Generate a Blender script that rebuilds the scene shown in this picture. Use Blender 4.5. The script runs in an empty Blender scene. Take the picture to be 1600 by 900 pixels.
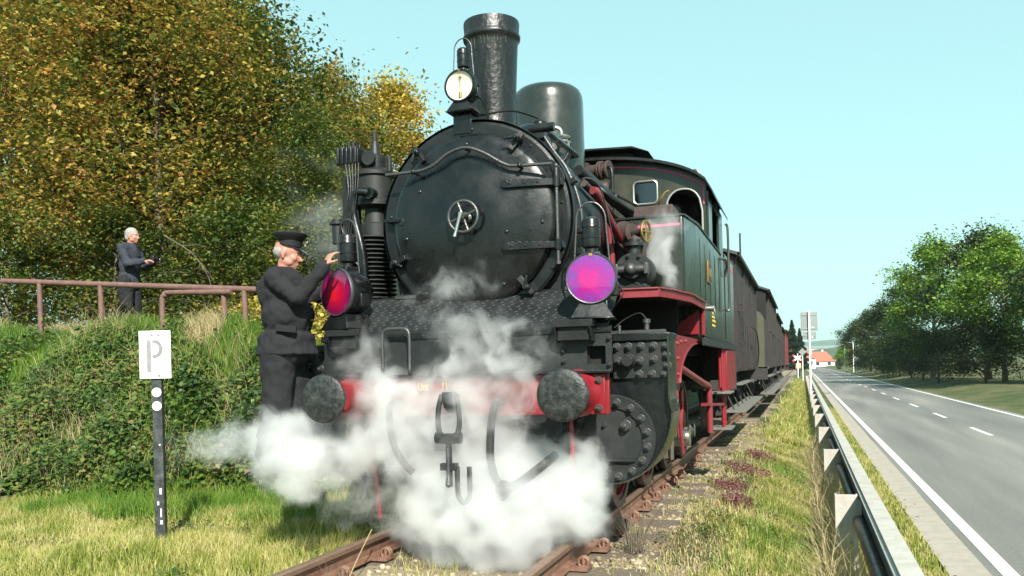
import bpy, bmesh, math, random
import numpy as np
from mathutils import Vector, Matrix, Euler, Quaternion

# ------------------------------------------------------------------ camera
sc = bpy.context.scene
C = sc.collection
R = math.radians
YAW, ROLL = 0.3245, 0.026
CAMLOC = (2.343, -5.355, 1.221)
cd = bpy.data.cameras.new('camera'); cam = bpy.data.objects.new('camera', cd); C.objects.link(cam)
cd.sensor_width = 36; cd.lens = 1350 * 36 / 1600; cd.shift_y = 127.86 / 1600
cd.clip_start = .05; cd.clip_end = 20000
cam.matrix_world = Matrix.Translation(CAMLOC) @ Matrix.Rotation(YAW, 4, 'Z') @ Matrix.Rotation(R(90), 4, 'X') @ Matrix.Rotation(-ROLL, 4, 'Z')
sc.camera = cam
# ------------------------------------------------------------------ sky, sun, exposure
SUN_AZ, SUN_EL = R(29), R(38)                  # azimuth measured from -Y towards +X
to_sun = Vector((math.sin(SUN_AZ) * math.cos(SUN_EL), -math.cos(SUN_AZ) * math.cos(SUN_EL), math.sin(SUN_EL)))
w = bpy.data.worlds.new('World'); sc.world = w; w.use_nodes = True
wn, wl = w.node_tree.nodes, w.node_tree.links
bgn = wn['Background']; bgn.inputs['Strength'].default_value = .142
sky = wn.new('ShaderNodeTexSky'); sky.sky_type = 'NISHITA'; sky.sun_disc = False
sky.sun_elevation = SUN_EL; sky.sun_rotation = math.atan2(to_sun.x, to_sun.y)
sky.air_density = 1.0; sky.dust_density = .8; sky.ozone_density = 1.0; sky.altitude = 200
tint = wn.new('ShaderNodeMix'); tint.data_type = 'RGBA'; tint.blend_type = 'MULTIPLY'; tint.inputs[0].default_value = 1
tint.inputs[7].default_value = (1.12, 1.72, 1.56, 1)
gam = wn.new('ShaderNodeGamma'); gam.inputs[1].default_value = .33; wl.new(sky.outputs[0], gam.inputs[0]); wl.new(gam.outputs[0], tint.inputs[6]); wl.new(tint.outputs[2], bgn.inputs['Color'])
sd = bpy.data.lights.new('sun', 'SUN'); sun = bpy.data.objects.new('sun', sd); C.objects.link(sun)
sd.energy = 3.7; sd.angle = R(.5); sd.color = (1, .95, .86)
sun.rotation_euler = to_sun.to_track_quat('Z', 'Y').to_euler()
sc.view_settings.view_transform = 'Standard'; sc.view_settings.look = 'None'
sc.view_settings.exposure = 1.4; sc.view_settings.gamma = 1; sc.view_settings.use_curve_mapping = False
sc.render.engine = 'CYCLES'
cy = sc.cycles
cy.use_denoising = True; cy.max_bounces = 10; cy.diffuse_bounces = 3; cy.glossy_bounces = 3; cy.transmission_bounces = 4
cy.transparent_max_bounces = 12; cy.volume_bounces = 4; cy.volume_step_rate = 1; cy.volume_max_steps = 512
cy.use_adaptive_sampling = True; cy.adaptive_threshold = .015
cy.caustics_reflective = False; cy.caustics_refractive = False

# ------------------------------------------------------------------ helpers
rng = np.random.default_rng(7); random.seed(7)
class MB:
    """collects shapes; build() links them as one mesh object"""
    def __init__(s): s.v = []; s.f = []
    def add(s, vs, fs):
        n = len(s.v); s.v.extend([tuple(p) for p in vs]); s.f.extend([tuple(i + n for i in q) for q in fs]); return s
    def box(s, c, d, rot=None):
        x, y, z = d[0] / 2, d[1] / 2, d[2] / 2
        vs = [Vector((a * x, b * y, e * z)) for e in (-1, 1) for b in (-1, 1) for a in (-1, 1)]
        if rot is not None:
            m = rot if isinstance(rot, Matrix) else Euler(rot).to_matrix()
            vs = [m @ p for p in vs]
        c = Vector(c)
        return s.add([p + c for p in vs], [(0, 2, 3, 1), (4, 5, 7, 6), (0, 1, 5, 4), (2, 6, 7, 3), (0, 4, 6, 2), (1, 3, 7, 5)])
    def bx(s, x0, x1, y0, y1, z0, z1): return s.box(((x0 + x1) / 2, (y0 + y1) / 2, (z0 + z1) / 2), (x1 - x0, y1 - y0, z1 - z0))
    def bar(s, a, b, w_, h_):
        a, b = Vector(a), Vector(b); d = b - a; L = d.length
        q = d.to_track_quat('X', 'Z').to_matrix()
        return s.box((a + b) / 2, (L, w_, h_), q)
    def prism(s, poly, axis, a, b):
        def P(u, v_, t): return (t, u, v_) if axis == 'X' else (u, t, v_) if axis == 'Y' else (u, v_, t)
        n = len(poly); vs = [P(u, v_, a) for u, v_ in poly] + [P(u, v_, b) for u, v_ in poly]
        fs = [tuple(range(n))[::-1], tuple(range(n, 2 * n))] + [(i, (i + 1) % n, n + (i + 1) % n, n + i) for i in range(n)]
        return s.add(vs, fs)
    def tube(s, pts, r, n=8, closed=False, cap=True):
        pts = [Vector(p) for p in pts]; m = len(pts)
        rs = r if isinstance(r, (list, tuple)) else [r] * m
        t0 = (pts[1] - pts[0]).normalized()
        up = Vector((0, 0, 1)) if abs(t0.z) < .9 else Vector((1, 0, 0))
        nrm = t0.cross(up).normalized(); vs = []
        for i in range(m):
            if closed: t = (pts[(i + 1) % m] - pts[i - 1]).normalized()
            elif i == 0: t = t0
            elif i == m - 1: t = (pts[-1] - pts[-2]).normalized()
            else: t = ((pts[i + 1] - pts[i]).normalized() + (pts[i] - pts[i - 1]).normalized()).normalized()
            nrm = (nrm - t * nrm.dot(t)).normalized(); bn = t.cross(nrm)
            for k in range(n):
                a = 2 * math.pi * k / n
                vs.append(pts[i] + (nrm * math.cos(a) + bn * math.sin(a)) * rs[i])
        fs = []
        for i in range(m if closed else m - 1):
            j = (i + 1) % m
            for k in range(n): fs.append((i * n + k, i * n + (k + 1) % n, j * n + (k + 1) % n, j * n + k))
        if cap and not closed: fs.append(tuple(range(n))[::-1]); fs.append(tuple((m - 1) * n + k for k in range(n)))
        return s.add(vs, fs)
    def lathe(s, prof, o=(0, 0, 0), axis=(0, 0, 1), n=32, sx=1, sy=1, cap=True):
        o = Vector(o); ax = Vector(axis).normalized(); q = ax.to_track_quat('Z', 'Y').to_matrix(); vs = []; fs = []
        for r, h in prof:
            for k in range(n):
                a = 2 * math.pi * k / n; vs.append(o + q @ Vector((r * math.cos(a) * sx, r * math.sin(a) * sy, h)))
        m = len(prof)
        for i in range(m - 1):
            for k in range(n): fs.append((i * n + k, i * n + (k + 1) % n, (i + 1) * n + (k + 1) % n, (i + 1) * n + k))
        if cap and prof[0][0] > 1e-5: fs.append(tuple(range(n))[::-1])
        if cap and prof[-1][0] > 1e-5: fs.append(tuple((m - 1) * n + k for k in range(n)))
        return s.add(vs, fs)
    def cyl(s, a, b, r, n=20, r2=None):
        a, b = Vector(a), Vector(b); return s.lathe([(r, 0), (r2 if r2 else r, (b - a).length)], a, b - a, n)
    def ball(s, c, r, nu=14, nv=9, rot=None):
        r = r if isinstance(r, (list, tuple)) else (r, r, r); c = Vector(c); vs = []; fs = []
        m = Euler(rot).to_matrix() if rot else None
        vs.append(Vector((0, 0, -r[2])))
        for j in range(1, nv):
            p = -math.pi / 2 + math.pi * j / nv
            for k in range(nu):
                a = 2 * math.pi * k / nu; vs.append(Vector((r[0] * math.cos(p) * math.cos(a), r[1] * math.cos(p) * math.sin(a), r[2] * math.sin(p))))
        vs.append(Vector((0, 0, r[2]))); T = len(vs) - 1
        for k in range(nu):
            k2 = (k + 1) % nu; fs.append((0, 1 + k2, 1 + k)); fs.append((T, 1 + (nv - 2) * nu + k, 1 + (nv - 2) * nu + k2))
            for j in range(nv - 2): fs.append((1 + j * nu + k, 1 + j * nu + k2, 1 + (j + 1) * nu + k2, 1 + (j + 1) * nu + k))
        if m: vs = [m @ p for p in vs]
        return s.add([p + c for p in vs], fs)
    def cap(s, a, b, r0, r1=None, n=12):
        r1 = r1 or r0; s.tube([a, b], [r0, r1], n); s.ball(a, r0, n, 8); s.ball(b, r1, n, 8); return s
    def chain(s, pts, rs, n=12):
        for i in range(len(pts) - 1): s.cap(pts[i], pts[i + 1], rs[i], rs[i + 1], n)
        return s
    def ring(s, c, axis, RR, r, n=32, m=8):
        q = Vector(axis).to_track_quat('Z', 'Y').to_matrix(); c = Vector(c)
        return s.tube([c + q @ Vector((RR * math.cos(2 * math.pi * k / n), RR * math.sin(2 * math.pi * k / n), 0)) for k in range(n)], r, m, closed=True)
    def mesh(s, name):
        me = bpy.data.meshes.new(name); me.from_pydata([tuple(p) for p in s.v], [], s.f); me.update(); return me
    def build(s, name, m, parent=None, smooth=True, bevel=0, ang=38, loc=None):
        me = s.mesh(name); me.materials.append(M[m] if isinstance(m, str) else m)
        if smooth:
            me.polygons.foreach_set('use_smooth', [True] * len(me.polygons)); me.set_sharp_from_angle(angle=R(ang))
        o = bpy.data.objects.new(name, me); C.objects.link(o); o.parent = parent
        if loc: o.location = loc
        if bevel:
            b = o.modifiers.new('bevel', 'BEVEL'); b.width = bevel; b.segments = 2; b.limit_method = 'ANGLE'; b.angle_limit = R(40); b.harden_normals = False
        return o
def thing(name, label, cat, loc=(0, 0, 0), rz=0, group=None):
    o = bpy.data.objects.new(name, None); C.objects.link(o); o.location = loc; o.rotation_euler = (0, 0, rz); o.empty_display_size = .2
    return tag(o, label, cat, group)
def tag(o, label=None, cat=None, group=None, kind=None):
    if label: o['label'] = label
    if cat: o['category'] = cat
    if group: o['group'] = group
    if kind: o['kind'] = kind
    return o
def link_copy(me, name, parent, loc, rot=None, scale=None):
    o = bpy.data.objects.new(name, me); C.objects.link(o); o.parent = parent; o.location = loc
    if rot is not None: o.rotation_euler = rot
    if scale is not None: o.scale = scale
    return o
def kids(o): return [c for c in bpy.data.objects if c.parent == o]
def copy_tree(o, parent=None):
    c = o.copy(); C.objects.link(c); c.parent = parent
    for ch in kids(o): copy_tree(ch, c)
    return c
def np_mesh(name, verts, tris, mat, parent=None, smooth=False, quads=False):
    k = 4 if quads else 3
    me = bpy.data.meshes.new(name); nv, nf = len(verts), len(tris)
    me.vertices.add(nv); me.vertices.foreach_set('co', np.ascontiguousarray(verts, dtype=np.float32).ravel())
    me.loops.add(nf * k); me.loops.foreach_set('vertex_index', np.ascontiguousarray(tris, dtype=np.int32).ravel())
    me.polygons.add(nf); me.polygons.foreach_set('loop_start', np.arange(0, nf * k, k, dtype=np.int32))
    if smooth: me.polygons.foreach_set('use_smooth', np.ones(nf, dtype=bool))
    me.update(calc_edges=True); me.materials.append(M[mat])
    o = bpy.data.objects.new(name, me); C.objects.link(o); o.parent = parent; return o
def lettering(name, text, size, loc, sx, mat, parent):
    fc = bpy.data.curves.new(name, 'FONT'); fc.body = text; fc.size = size; fc.extrude = .0015
    fo = bpy.data.objects.new(name, fc); C.objects.link(fo); bpy.context.view_layer.update()
    me = bpy.data.meshes.new_from_object(fo.evaluated_get(bpy.context.evaluated_depsgraph_get())); bpy.data.objects.remove(fo); me.name = name
    me.materials.clear(); me.materials.append(M[mat]); return link_copy(me, name, parent, loc, (R(90), 0, 0), (sx, 1, 1))
def smoothpath(pts, n=6):
    P = [Vector(p) for p in pts]; out = []
    for i in range(len(P) - 1):
        p0, p1, p2, p3 = P[max(i - 1, 0)], P[i], P[i + 1], P[min(i + 2, len(P) - 1)]
        for k in range(n):
            t = k / n; out.append(.5 * ((2 * p1) + (p2 - p0) * t + (2 * p0 - 5 * p1 + 4 * p2 - p3) * t * t + (3 * p1 - p0 - 3 * p2 + p3) * t ** 3))
    return out + [P[-1]]

# ------------------------------------------------------------------ materials
M = {}
def nodes_of(name):
    m = bpy.data.materials.new(name); m.use_nodes = True; M[name] = m
    return m, m.node_tree.nodes, m.node_tree.links, m.node_tree.nodes['Principled BSDF']
def ramp(ns, stops):
    r = ns.new('ShaderNodeValToRGB'); e = r.color_ramp.elements
    while len(e) < len(stops): e.new(.5)
    for i, (p, c) in enumerate(stops): e[i].position = p; e[i].color = (*c, 1)
    return r
def paint(name, col, rough=.4, metal=0, dirt=None, dirt_amt=.35, dscale=6, bump=.15, bscale=45, coat=0, rvar=.15, spec=.5, stretch=None):
    """painted or bare surface: base colour, dust/grime patches, rough-gloss variation, fine relief"""
    m, ns, ls, b = nodes_of(name)
    tc = ns.new('ShaderNodeTexCoord'); co = tc.outputs['Object']
    if stretch:
        mp = ns.new('ShaderNodeMapping'); mp.inputs['Scale'].default_value = stretch; ls.new(co, mp.inputs[0]); co = mp.outputs[0]
    n1 = ns.new('ShaderNodeTexNoise'); n1.inputs['Scale'].default_value = dscale; n1.inputs['Detail'].default_value = 6; n1.inputs['Roughness'].default_value = .65
    n2 = ns.new('ShaderNodeTexNoise'); n2.inputs['Scale'].default_value = bscale; n2.inputs['Detail'].default_value = 3
    ls.new(co, n1.inputs[0]); ls.new(tc.outputs['Object'], n2.inputs[0])
    dirt = dirt or tuple(min(1, c * 1.6 + .02) for c in col)
    rp = ramp(ns, [(.42, (0, 0, 0)), (.72, (1, 1, 1))]); ls.new(n1.outputs[0], rp.inputs[0])
    mu = ns.new('ShaderNodeMath'); mu.operation = 'MULTIPLY'; mu.inputs[1].default_value = dirt_amt; ls.new(rp.outputs[0], mu.inputs[0])
    mx = ns.new('ShaderNodeMix'); mx.data_type = 'RGBA'; mx.inputs[6].default_value = (*col, 1); mx.inputs[7].default_value = (*dirt, 1)
    ls.new(mu.outputs[0], mx.inputs[0]); ls.new(mx.outputs[2], b.inputs['Base Color'])
    mr = ns.new('ShaderNodeMapRange'); mr.inputs[1].default_value = .3; mr.inputs[2].default_value = .7
    mr.inputs[3].default_value = max(.03, rough - rvar * .5); mr.inputs[4].default_value = min(1, rough + rvar)
    ls.new(n1.outputs[0], mr.inputs[0]); ls.new(mr.outputs[0], b.inputs['Roughness'])
    b.inputs['Metallic'].default_value = metal; b.inputs['Coat Weight'].default_value = coat; b.inputs['Coat Roughness'].default_value = .12
    b.inputs['Specular IOR Level'].default_value = spec
    if bump:
        bp = ns.new('ShaderNodeBump'); bp.inputs['Strength'].default_value = bump; bp.inputs['Distance'].default_value = .012
        ls.new(n2.outputs[0], bp.inputs['Height']); ls.new(bp.outputs[0], b.inputs['Normal'])
    return m
def leafmat(name, stops, trans=.35, rough=.5, clump=.9):
    m, ns, ls, b = nodes_of(name)
    g = ns.new('ShaderNodeNewGeometry'); rp = ramp(ns, stops); tc = ns.new('ShaderNodeTexCoord'); nz = ns.new('ShaderNodeTexNoise'); nz.inputs['Scale'].default_value = clump; nz.inputs['Detail'].default_value = 2; ls.new(tc.outputs['Object'], nz.inputs[0])
    mr = ns.new('ShaderNodeMapRange'); mr.inputs[1].default_value = .3; mr.inputs[2].default_value = .7; ls.new(nz.outputs[0], mr.inputs[0])
    mxv = ns.new('ShaderNodeMix'); mxv.data_type = 'FLOAT'; mxv.inputs[0].default_value = .5; ls.new(mr.outputs[0], mxv.inputs[2]); ls.new(g.outputs['Random Per Island'], mxv.inputs[3]); ls.new(mxv.outputs[0], rp.inputs[0])
    rp.color_ramp.interpolation = 'LINEAR'
    b.inputs['Roughness'].default_value = rough; b.inputs['Specular IOR Level'].default_value = .35; ls.new(rp.outputs[0], b.inputs['Base Color'])
    t = ns.new('ShaderNodeBsdfTranslucent'); ls.new(rp.outputs[0], t.inputs[0])
    mx = ns.new('ShaderNodeMixShader'); mx.inputs[0].default_value = trans; ls.new(b.outputs[0], mx.inputs[1]); ls.new(t.outputs[0], mx.inputs[2])
    ls.new(mx.outputs[0], ns['Material Output'].inputs[0]); return m

BK = (.007, .008, .009)
paint('black_gloss', (.004, .0045, .005), .24, bump=.10, bscale=38, coat=.15, dirt=(.013, .015, .016), dirt_amt=.5, dscale=5, rvar=.25, spec=.38)
paint('black_satin', (.005, .006, .0065), .36, spec=.4, bump=.16, bscale=55, dirt=(.018, .020, .019), dirt_amt=.4)
paint('black_matte', (.006, .007, .007), .55, spec=.35, bump=.2, bscale=60, dirt=(.02, .021, .020), dirt_amt=.4)
paint('chimney_black', (.006, .007, .0075), .34, bump=.45, bscale=30, dirt=(.03, .03, .03), dirt_amt=.4, stretch=(6, 6, 1.2))
paint('grey_plate', (.010, .012, .013), .5, spec=.4, bump=.2, bscale=70, dirt=(.03, .033, .031), dirt_amt=.5)
paint('bolt_iron', (.03, .033, .032), .42, spec=.5, bump=.1, bscale=90, dirt=(.06, .06, .055))
paint('cast_iron', (.012, .0135, .0135), .5, spec=.4, bump=.2, bscale=110, dirt=(.034, .036, .034), dirt_amt=.5)
paint('buffer_iron', (.014, .016, .016), .42, metal=.2, bump=.35, bscale=60, dirt=(.075, .080, .074), dirt_amt=.7, dscale=22)
paint('dome_paint', (.013, .015, .011), .26, bump=.06, bscale=20, coat=.5, dirt=(.035, .036, .028), dirt_amt=.5, dscale=4)
paint('olive', (.018, .021, .011), .32, bump=.08, bscale=30, coat=.3, dirt=(.075, .075, .055), dirt_amt=.55, dscale=3, stretch=(1, 1, .5))
paint('tank_green', (.012, .016, .010), .24, bump=.06, bscale=14, coat=.2, dirt=(.036, .038, .030), dirt_amt=.55, dscale=4, stretch=(3, 3, .25))
paint('loco_red', (.20, .006, .013), .4, bump=.12, bscale=50, dirt=(.12, .02, .022), dirt_amt=.55, dscale=9)
paint('pipe_red', (.20, .025, .032), .35, bump=.12, bscale=50, dirt=(.14, .04, .04), dirt_amt=.5, dscale=9)
paint('lining', (.62, .04, .16), .4, bump=0)
paint('steel', (.42, .42, .40), .3, metal=.9, bump=.1, dirt=(.12, .1, .08), dirt_amt=.5, dscale=18)
paint('dark_steel', (.10, .10, .10), .38, metal=.7, bump=.25, bscale=80, dirt=(.06, .05, .04), dirt_amt=.5, dscale=15)
paint('rust_fitting', (.05, .033, .029), .6, metal=.2, bump=.3, bscale=70, dirt=(.085, .055, .05), dirt_amt=.6, dscale=16)
paint('brass', (.34, .23, .08), .42, metal=.9, bump=.1, dirt=(.12, .09, .045), dirt_amt=.4)
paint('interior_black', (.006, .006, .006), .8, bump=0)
paint('rubber', (.02, .021, .02), .6, bump=.3, bscale=60, dirt=(.07, .07, .065))
paint('rail_rust', (.17, .085, .055), .6, metal=.25, bump=.4, bscale=60, dirt=(.30, .18, .13), dirt_amt=.6, dscale=8)
paint('rail_head', (.30, .20, .15), .38, metal=.6, bump=.2, bscale=60, dirt=(.20, .11, .07), dirt_amt=.6, dscale=7)
paint('sleeper_wood', (.10, .075, .055), .9, bump=.8, bscale=30, dirt=(.2, .17, .13), dirt_amt=.6, dscale=10, stretch=(1, 8, 8))
paint('wagon_wood', (.022, .014, .014), .5, bump=.35, bscale=30, dirt=(.05, .034, .036), dirt_amt=.6, dscale=5, stretch=(3, 3, .25))
paint('wagon_brown', (.019, .015, .014), .55, bump=.3, bscale=30, dirt=(.042, .035, .032), dirt_amt=.6, dscale=5, stretch=(3, 3, .25))
paint('wagon_red', (.24, .03, .035), .5, bump=.2, bscale=30, dirt=(.14, .05, .05), dirt_amt=.5, dscale=4)
paint('wagon_end', (.06, .064, .034), .5, bump=.1, dirt=(.06, .06, .04), dirt_amt=.5, dscale=3)
paint('roof_felt', (.035, .038, .036), .75, bump=.3, dirt=(.08, .09, .085), dirt_amt=.5)
paint('board_grey', (.14, .14, .12), .85, bump=.6, bscale=30, dirt=(.07, .065, .055), dirt_amt=.6, dscale=8, stretch=(8, 1, 8))
paint('underframe', (.022, .02, .019), .7, bump=.3, dirt=(.06, .05, .045))
paint('galvanised', (.34, .34, .32), .5, metal=.25, bump=.15, bscale=40, dirt=(.30, .27, .22), dirt_amt=.55, dscale=7)
paint('galv_white', (.43, .41, .365), .6, bump=.25, dirt=(.27, .21, .16), dirt_amt=.6, dscale=6)
paint('sign_grey', (.22, .25, .245), .5, metal=.2, bump=.05, dirt=(.26, .28, .27), dirt_amt=.5)
paint('pole_white', (.72, .72, .70), .5, bump=.05)
paint('sign_white', (.82, .82, .80), .45, bump=.03, dirt=(.70, .70, .66), dirt_amt=.4, dscale=9)
paint('letter_grey', (.17, .17, .17), .6, bump=.1, dirt=(.36, .36, .355), dirt_amt=.6, dscale=9)
paint('post_black', (.022, .025, .027), .45, bump=.15, dirt=(.5, .5, .48), dirt_amt=.12, dscale=14)
paint('rail_pipe', (.135, .07, .062), .6, bump=.4, bscale=60, dirt=(.22, .125, .085), dirt_amt=.6, dscale=9)
paint('cloth_black', (.017, .017, .020), .85, bump=.5, bscale=220, dirt=(.028, .028, .03), dirt_amt=.5, dscale=5, spec=.25)
paint('cloth_navy', (.03, .033, .045), .85, bump=.3, bscale=120, spec=.25)
paint('cap_black', (.014, .014, .016), .7, bump=.3, bscale=200, spec=.3)
paint('patent', (.01, .01, .011), .15, bump=0, coat=.5)
paint('skin', (.40, .185, .135), .5, bump=.15, bscale=120, dirt=(.36, .12, .09), dirt_amt=.5, dscale=14)
M['skin'].node_tree.nodes['Principled BSDF'].inputs['Subsurface Weight'].default_value = .12
M['skin'].node_tree.nodes['Principled BSDF'].inputs['Subsurface Radius'].default_value = (.02, .008, .004)
paint('hair_grey', (.30, .28, .26), .7, bump=.8, bscale=150)
paint('hair_brown', (.07, .05, .035), .7, bump=.8, bscale=150)
paint('white_enamel', (.80, .78, .70), .2, bump=0, coat=.4, dirt=(.6, .58, .5), dirt_amt=.3)
paint('yellow_paint', (.80, .55, .04), .45, bump=0)
paint('concrete', (.34, .30, .25), .85, bump=.35, bscale=60, dirt=(.23, .195, .155), dirt_amt=.6, dscale=7)
paint('road_white', (.66, .66, .63), .7, bump=.25, bscale=90, dirt=(.38, .37, .34), dirt_amt=.65, dscale=7)
paint('bark', (.11, .085, .065), .9, bump=1, bscale=20, dirt=(.17, .15, .12), dirt_amt=.6, dscale=9, stretch=(4, 4, 1))
paint('bark_pale', (.27, .24, .20), .9, bump=.6, bscale=30, dirt=(.10, .09, .07), dirt_amt=.6, dscale=12)
paint('roof_tile', (.45, .12, .075), .8, bump=.2, dirt=(.33, .10, .08), dirt_amt=.6, dscale=2)
paint('house_white', (.78, .76, .70), .8, bump=.05)
paint('far_white', (.70, .72, .70), .8, bump=0)
paint('window_dark', (.03, .035, .04), .1, bump=0)
paint('car_teal', (.12, .30, .30), .3, coat=.5, bump=0)
paint('orange_cloth', (.60, .36, .22), .8, bump=.1)
paint('sign_red', (.62, .05, .06), .5, bump=0)

def glass(name, col=(1, 1, 1), mixf=.12, rough=.05):
    m, ns, ls, b = nodes_of(name)
    gl = ns.new('ShaderNodeBsdfGlossy'); gl.inputs['Roughness'].default_value = rough
    tr = ns.new('ShaderNodeBsdfTransparent'); tr.inputs[0].default_value = (*col, 1)
    fr = ns.new('ShaderNodeLayerWeight'); fr.inputs[0].default_value = .3
    ad = ns.new('ShaderNodeMath'); ad.operation = 'MULTIPLY_ADD'; ad.inputs[1].default_value = .3; ad.inputs[2].default_value = mixf; ls.new(fr.outputs['Facing'], ad.inputs[0])
    mx = ns.new('ShaderNodeMixShader'); ls.new(ad.outputs[0], mx.inputs[0]); ls.new(tr.outputs[0], mx.inputs[1]); ls.new(gl.outputs[0], mx.inputs[2])
    ls.new(mx.outputs[0], ns['Material Output'].inputs[0])
glass('lamp_glass', (1, .98, .94), .0); glass('cab_glass', (.35, .42, .5), .10, .12)
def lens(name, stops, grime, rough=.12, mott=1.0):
    """coloured glass: lit centre and dimmer rim painted into the tint, water marks and soot specks on it"""
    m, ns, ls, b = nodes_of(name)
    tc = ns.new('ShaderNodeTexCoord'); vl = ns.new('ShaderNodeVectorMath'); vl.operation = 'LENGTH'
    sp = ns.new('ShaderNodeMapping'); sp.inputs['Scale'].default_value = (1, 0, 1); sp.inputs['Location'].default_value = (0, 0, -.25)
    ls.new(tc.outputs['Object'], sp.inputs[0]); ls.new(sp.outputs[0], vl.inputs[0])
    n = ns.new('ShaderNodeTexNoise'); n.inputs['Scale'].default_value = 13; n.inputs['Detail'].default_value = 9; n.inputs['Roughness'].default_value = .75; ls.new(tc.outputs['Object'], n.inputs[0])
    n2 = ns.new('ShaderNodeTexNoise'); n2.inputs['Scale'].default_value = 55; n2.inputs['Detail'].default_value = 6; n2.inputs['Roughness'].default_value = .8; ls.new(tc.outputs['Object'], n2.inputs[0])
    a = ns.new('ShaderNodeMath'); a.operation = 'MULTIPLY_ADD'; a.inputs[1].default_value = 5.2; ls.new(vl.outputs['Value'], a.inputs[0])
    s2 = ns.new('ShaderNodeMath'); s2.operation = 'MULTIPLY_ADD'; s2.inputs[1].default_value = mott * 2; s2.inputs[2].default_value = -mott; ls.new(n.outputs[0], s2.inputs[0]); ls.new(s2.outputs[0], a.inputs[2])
    rp = ramp(ns, stops); ls.new(a.outputs[0], rp.inputs[0])  # radial ramp paints the glow of lit glass into the colour
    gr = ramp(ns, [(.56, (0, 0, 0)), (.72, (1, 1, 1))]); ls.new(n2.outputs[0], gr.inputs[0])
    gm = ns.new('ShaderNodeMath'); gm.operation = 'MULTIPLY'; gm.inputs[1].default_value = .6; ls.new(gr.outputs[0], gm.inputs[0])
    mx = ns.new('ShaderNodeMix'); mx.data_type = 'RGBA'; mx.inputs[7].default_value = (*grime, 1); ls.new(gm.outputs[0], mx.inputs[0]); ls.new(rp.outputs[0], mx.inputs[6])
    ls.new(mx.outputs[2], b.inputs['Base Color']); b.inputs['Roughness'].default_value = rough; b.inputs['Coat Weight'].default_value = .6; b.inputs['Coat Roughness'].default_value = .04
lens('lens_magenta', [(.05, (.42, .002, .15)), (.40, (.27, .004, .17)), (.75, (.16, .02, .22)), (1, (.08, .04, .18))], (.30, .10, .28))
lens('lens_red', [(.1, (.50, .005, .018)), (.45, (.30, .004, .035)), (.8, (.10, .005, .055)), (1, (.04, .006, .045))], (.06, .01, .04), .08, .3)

leafmat('leaf_autumn', [(.08, (.045, .075, .014)), (.28, (.095, .13, .022)), (.44, (.20, .20, .032)), (.58, (.42, .30, .05)), (.74, (.40, .19, .05)), (.88, (.18, .09, .035)), (1, (.50, .40, .10))], .38, .5, 1.3)
leafmat('leaf_green_autumn', [(.1, (.025, .05, .010)), (.4, (.06, .10, .016)), (.6, (.12, .15, .022)), (.8, (.22, .17, .03)), (1, (.20, .09, .03))])
leafmat('leaf_yellow', [(0, (0.150, 0.165, 0.030)), (.35, (0.360, 0.300, 0.045)), (.7, (0.570, 0.420, 0.075)), (1, (0.420, 0.210, 0.045))])
leafmat('leaf_green', [(.1, (.05, .11, .015)), (.5, (.15, .27, .03)), (.9, (.30, .38, .05))])
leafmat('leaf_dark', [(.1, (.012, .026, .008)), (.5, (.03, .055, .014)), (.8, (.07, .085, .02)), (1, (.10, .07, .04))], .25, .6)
leafmat('leaf_conifer', [(0, (0.013, 0.033, 0.018)), (1, (0.039, 0.066, 0.031))], .1)
leafmat('ivy', [(.08, (.014, .030, .009)), (.35, (.035, .075, .014)), (.55, (.08, .14, .024)), (.72, (.15, .17, .04)), (.86, (.20, .14, .06)), (1, (.30, .20, .11))], .3, .4, 1.6)
leafmat('grass_blade', [(.05, (.10, .155, .02)), (.28, (.17, .23, .03)), (.42, (.32, .34, .07)), (.6, (.50, .45, .16)), (1, (.62, .54, .28))], .4, .5, 2.2)
leafmat('grass_green', [(0, (.06, .13, .015)), (.5, (.12, .23, .025)), (1, (.26, .32, .06))], .4, .5, 2.2)
leafmat('straw', [(0, (0.242, 0.187, 0.088)), (.5, (0.418, 0.341, 0.176)), (1, (0.572, 0.484, 0.286))], .3)
leafmat('sedum', [(0, (.10, .03, .04)), (.6, (.17, .06, .07)), (1, (.24, .13, .10))], .2)
leafmat('fallen', [(0, (.20, .09, .03)), (.5, (.32, .16, .05)), (1, (.36, .08, .03))], .2)
leafmat('pebble', [(0, (.09, .07, .05)), (.45, (.21, .17, .115)), (.8, (.36, .30, .20)), (1, (.46, .41, .31))], 0, .9)

def ground_mat():
    m, ns, ls, b = nodes_of('ground_soil')
    tc = ns.new('ShaderNodeTexCoord')
    n1 = ns.new('ShaderNodeTexNoise'); n1.inputs['Scale'].default_value = .9; n1.inputs['Detail'].default_value = 8; ls.new(tc.outputs['Object'], n1.inputs[0])
    n2 = ns.new('ShaderNodeTexNoise'); n2.inputs['Scale'].default_value = 25; n2.inputs['Detail'].default_value = 6; ls.new(tc.outputs['Object'], n2.inputs[0])
    r1 = ramp(ns, [(.35, (.05, .085, .016)), (.5, (.10, .12, .03)), (.62, (.17, .145, .07)), (.75, (.10, .07, .04))]); ls.new(n1.outputs[0], r1.inputs[0])
    r2 = ramp(ns, [(.3, (.35, .35, .35)), (.7, (1.15, 1.1, 1.0))]); ls.new(n2.outputs[0], r2.inputs[0])
    mx = ns.new('ShaderNodeMix'); mx.data_type = 'RGBA'; mx.blend_type = 'MULTIPLY'; mx.inputs[0].default_value = 1
    ls.new(r1.outputs[0], mx.inputs[6]); ls.new(r2.outputs[0], mx.inputs[7]); ls.new(mx.outputs[2], b.inputs['Base Color'])
    b.inputs['Roughness'].default_value = .95
    bp = ns.new('ShaderNodeBump'); bp.inputs['Strength'].default_value = .9; bp.inputs['Distance'].default_value = .05; ls.new(n2.outputs[0], bp.inputs['Height']); ls.new(bp.outputs[0], b.inputs['Normal'])
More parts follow.
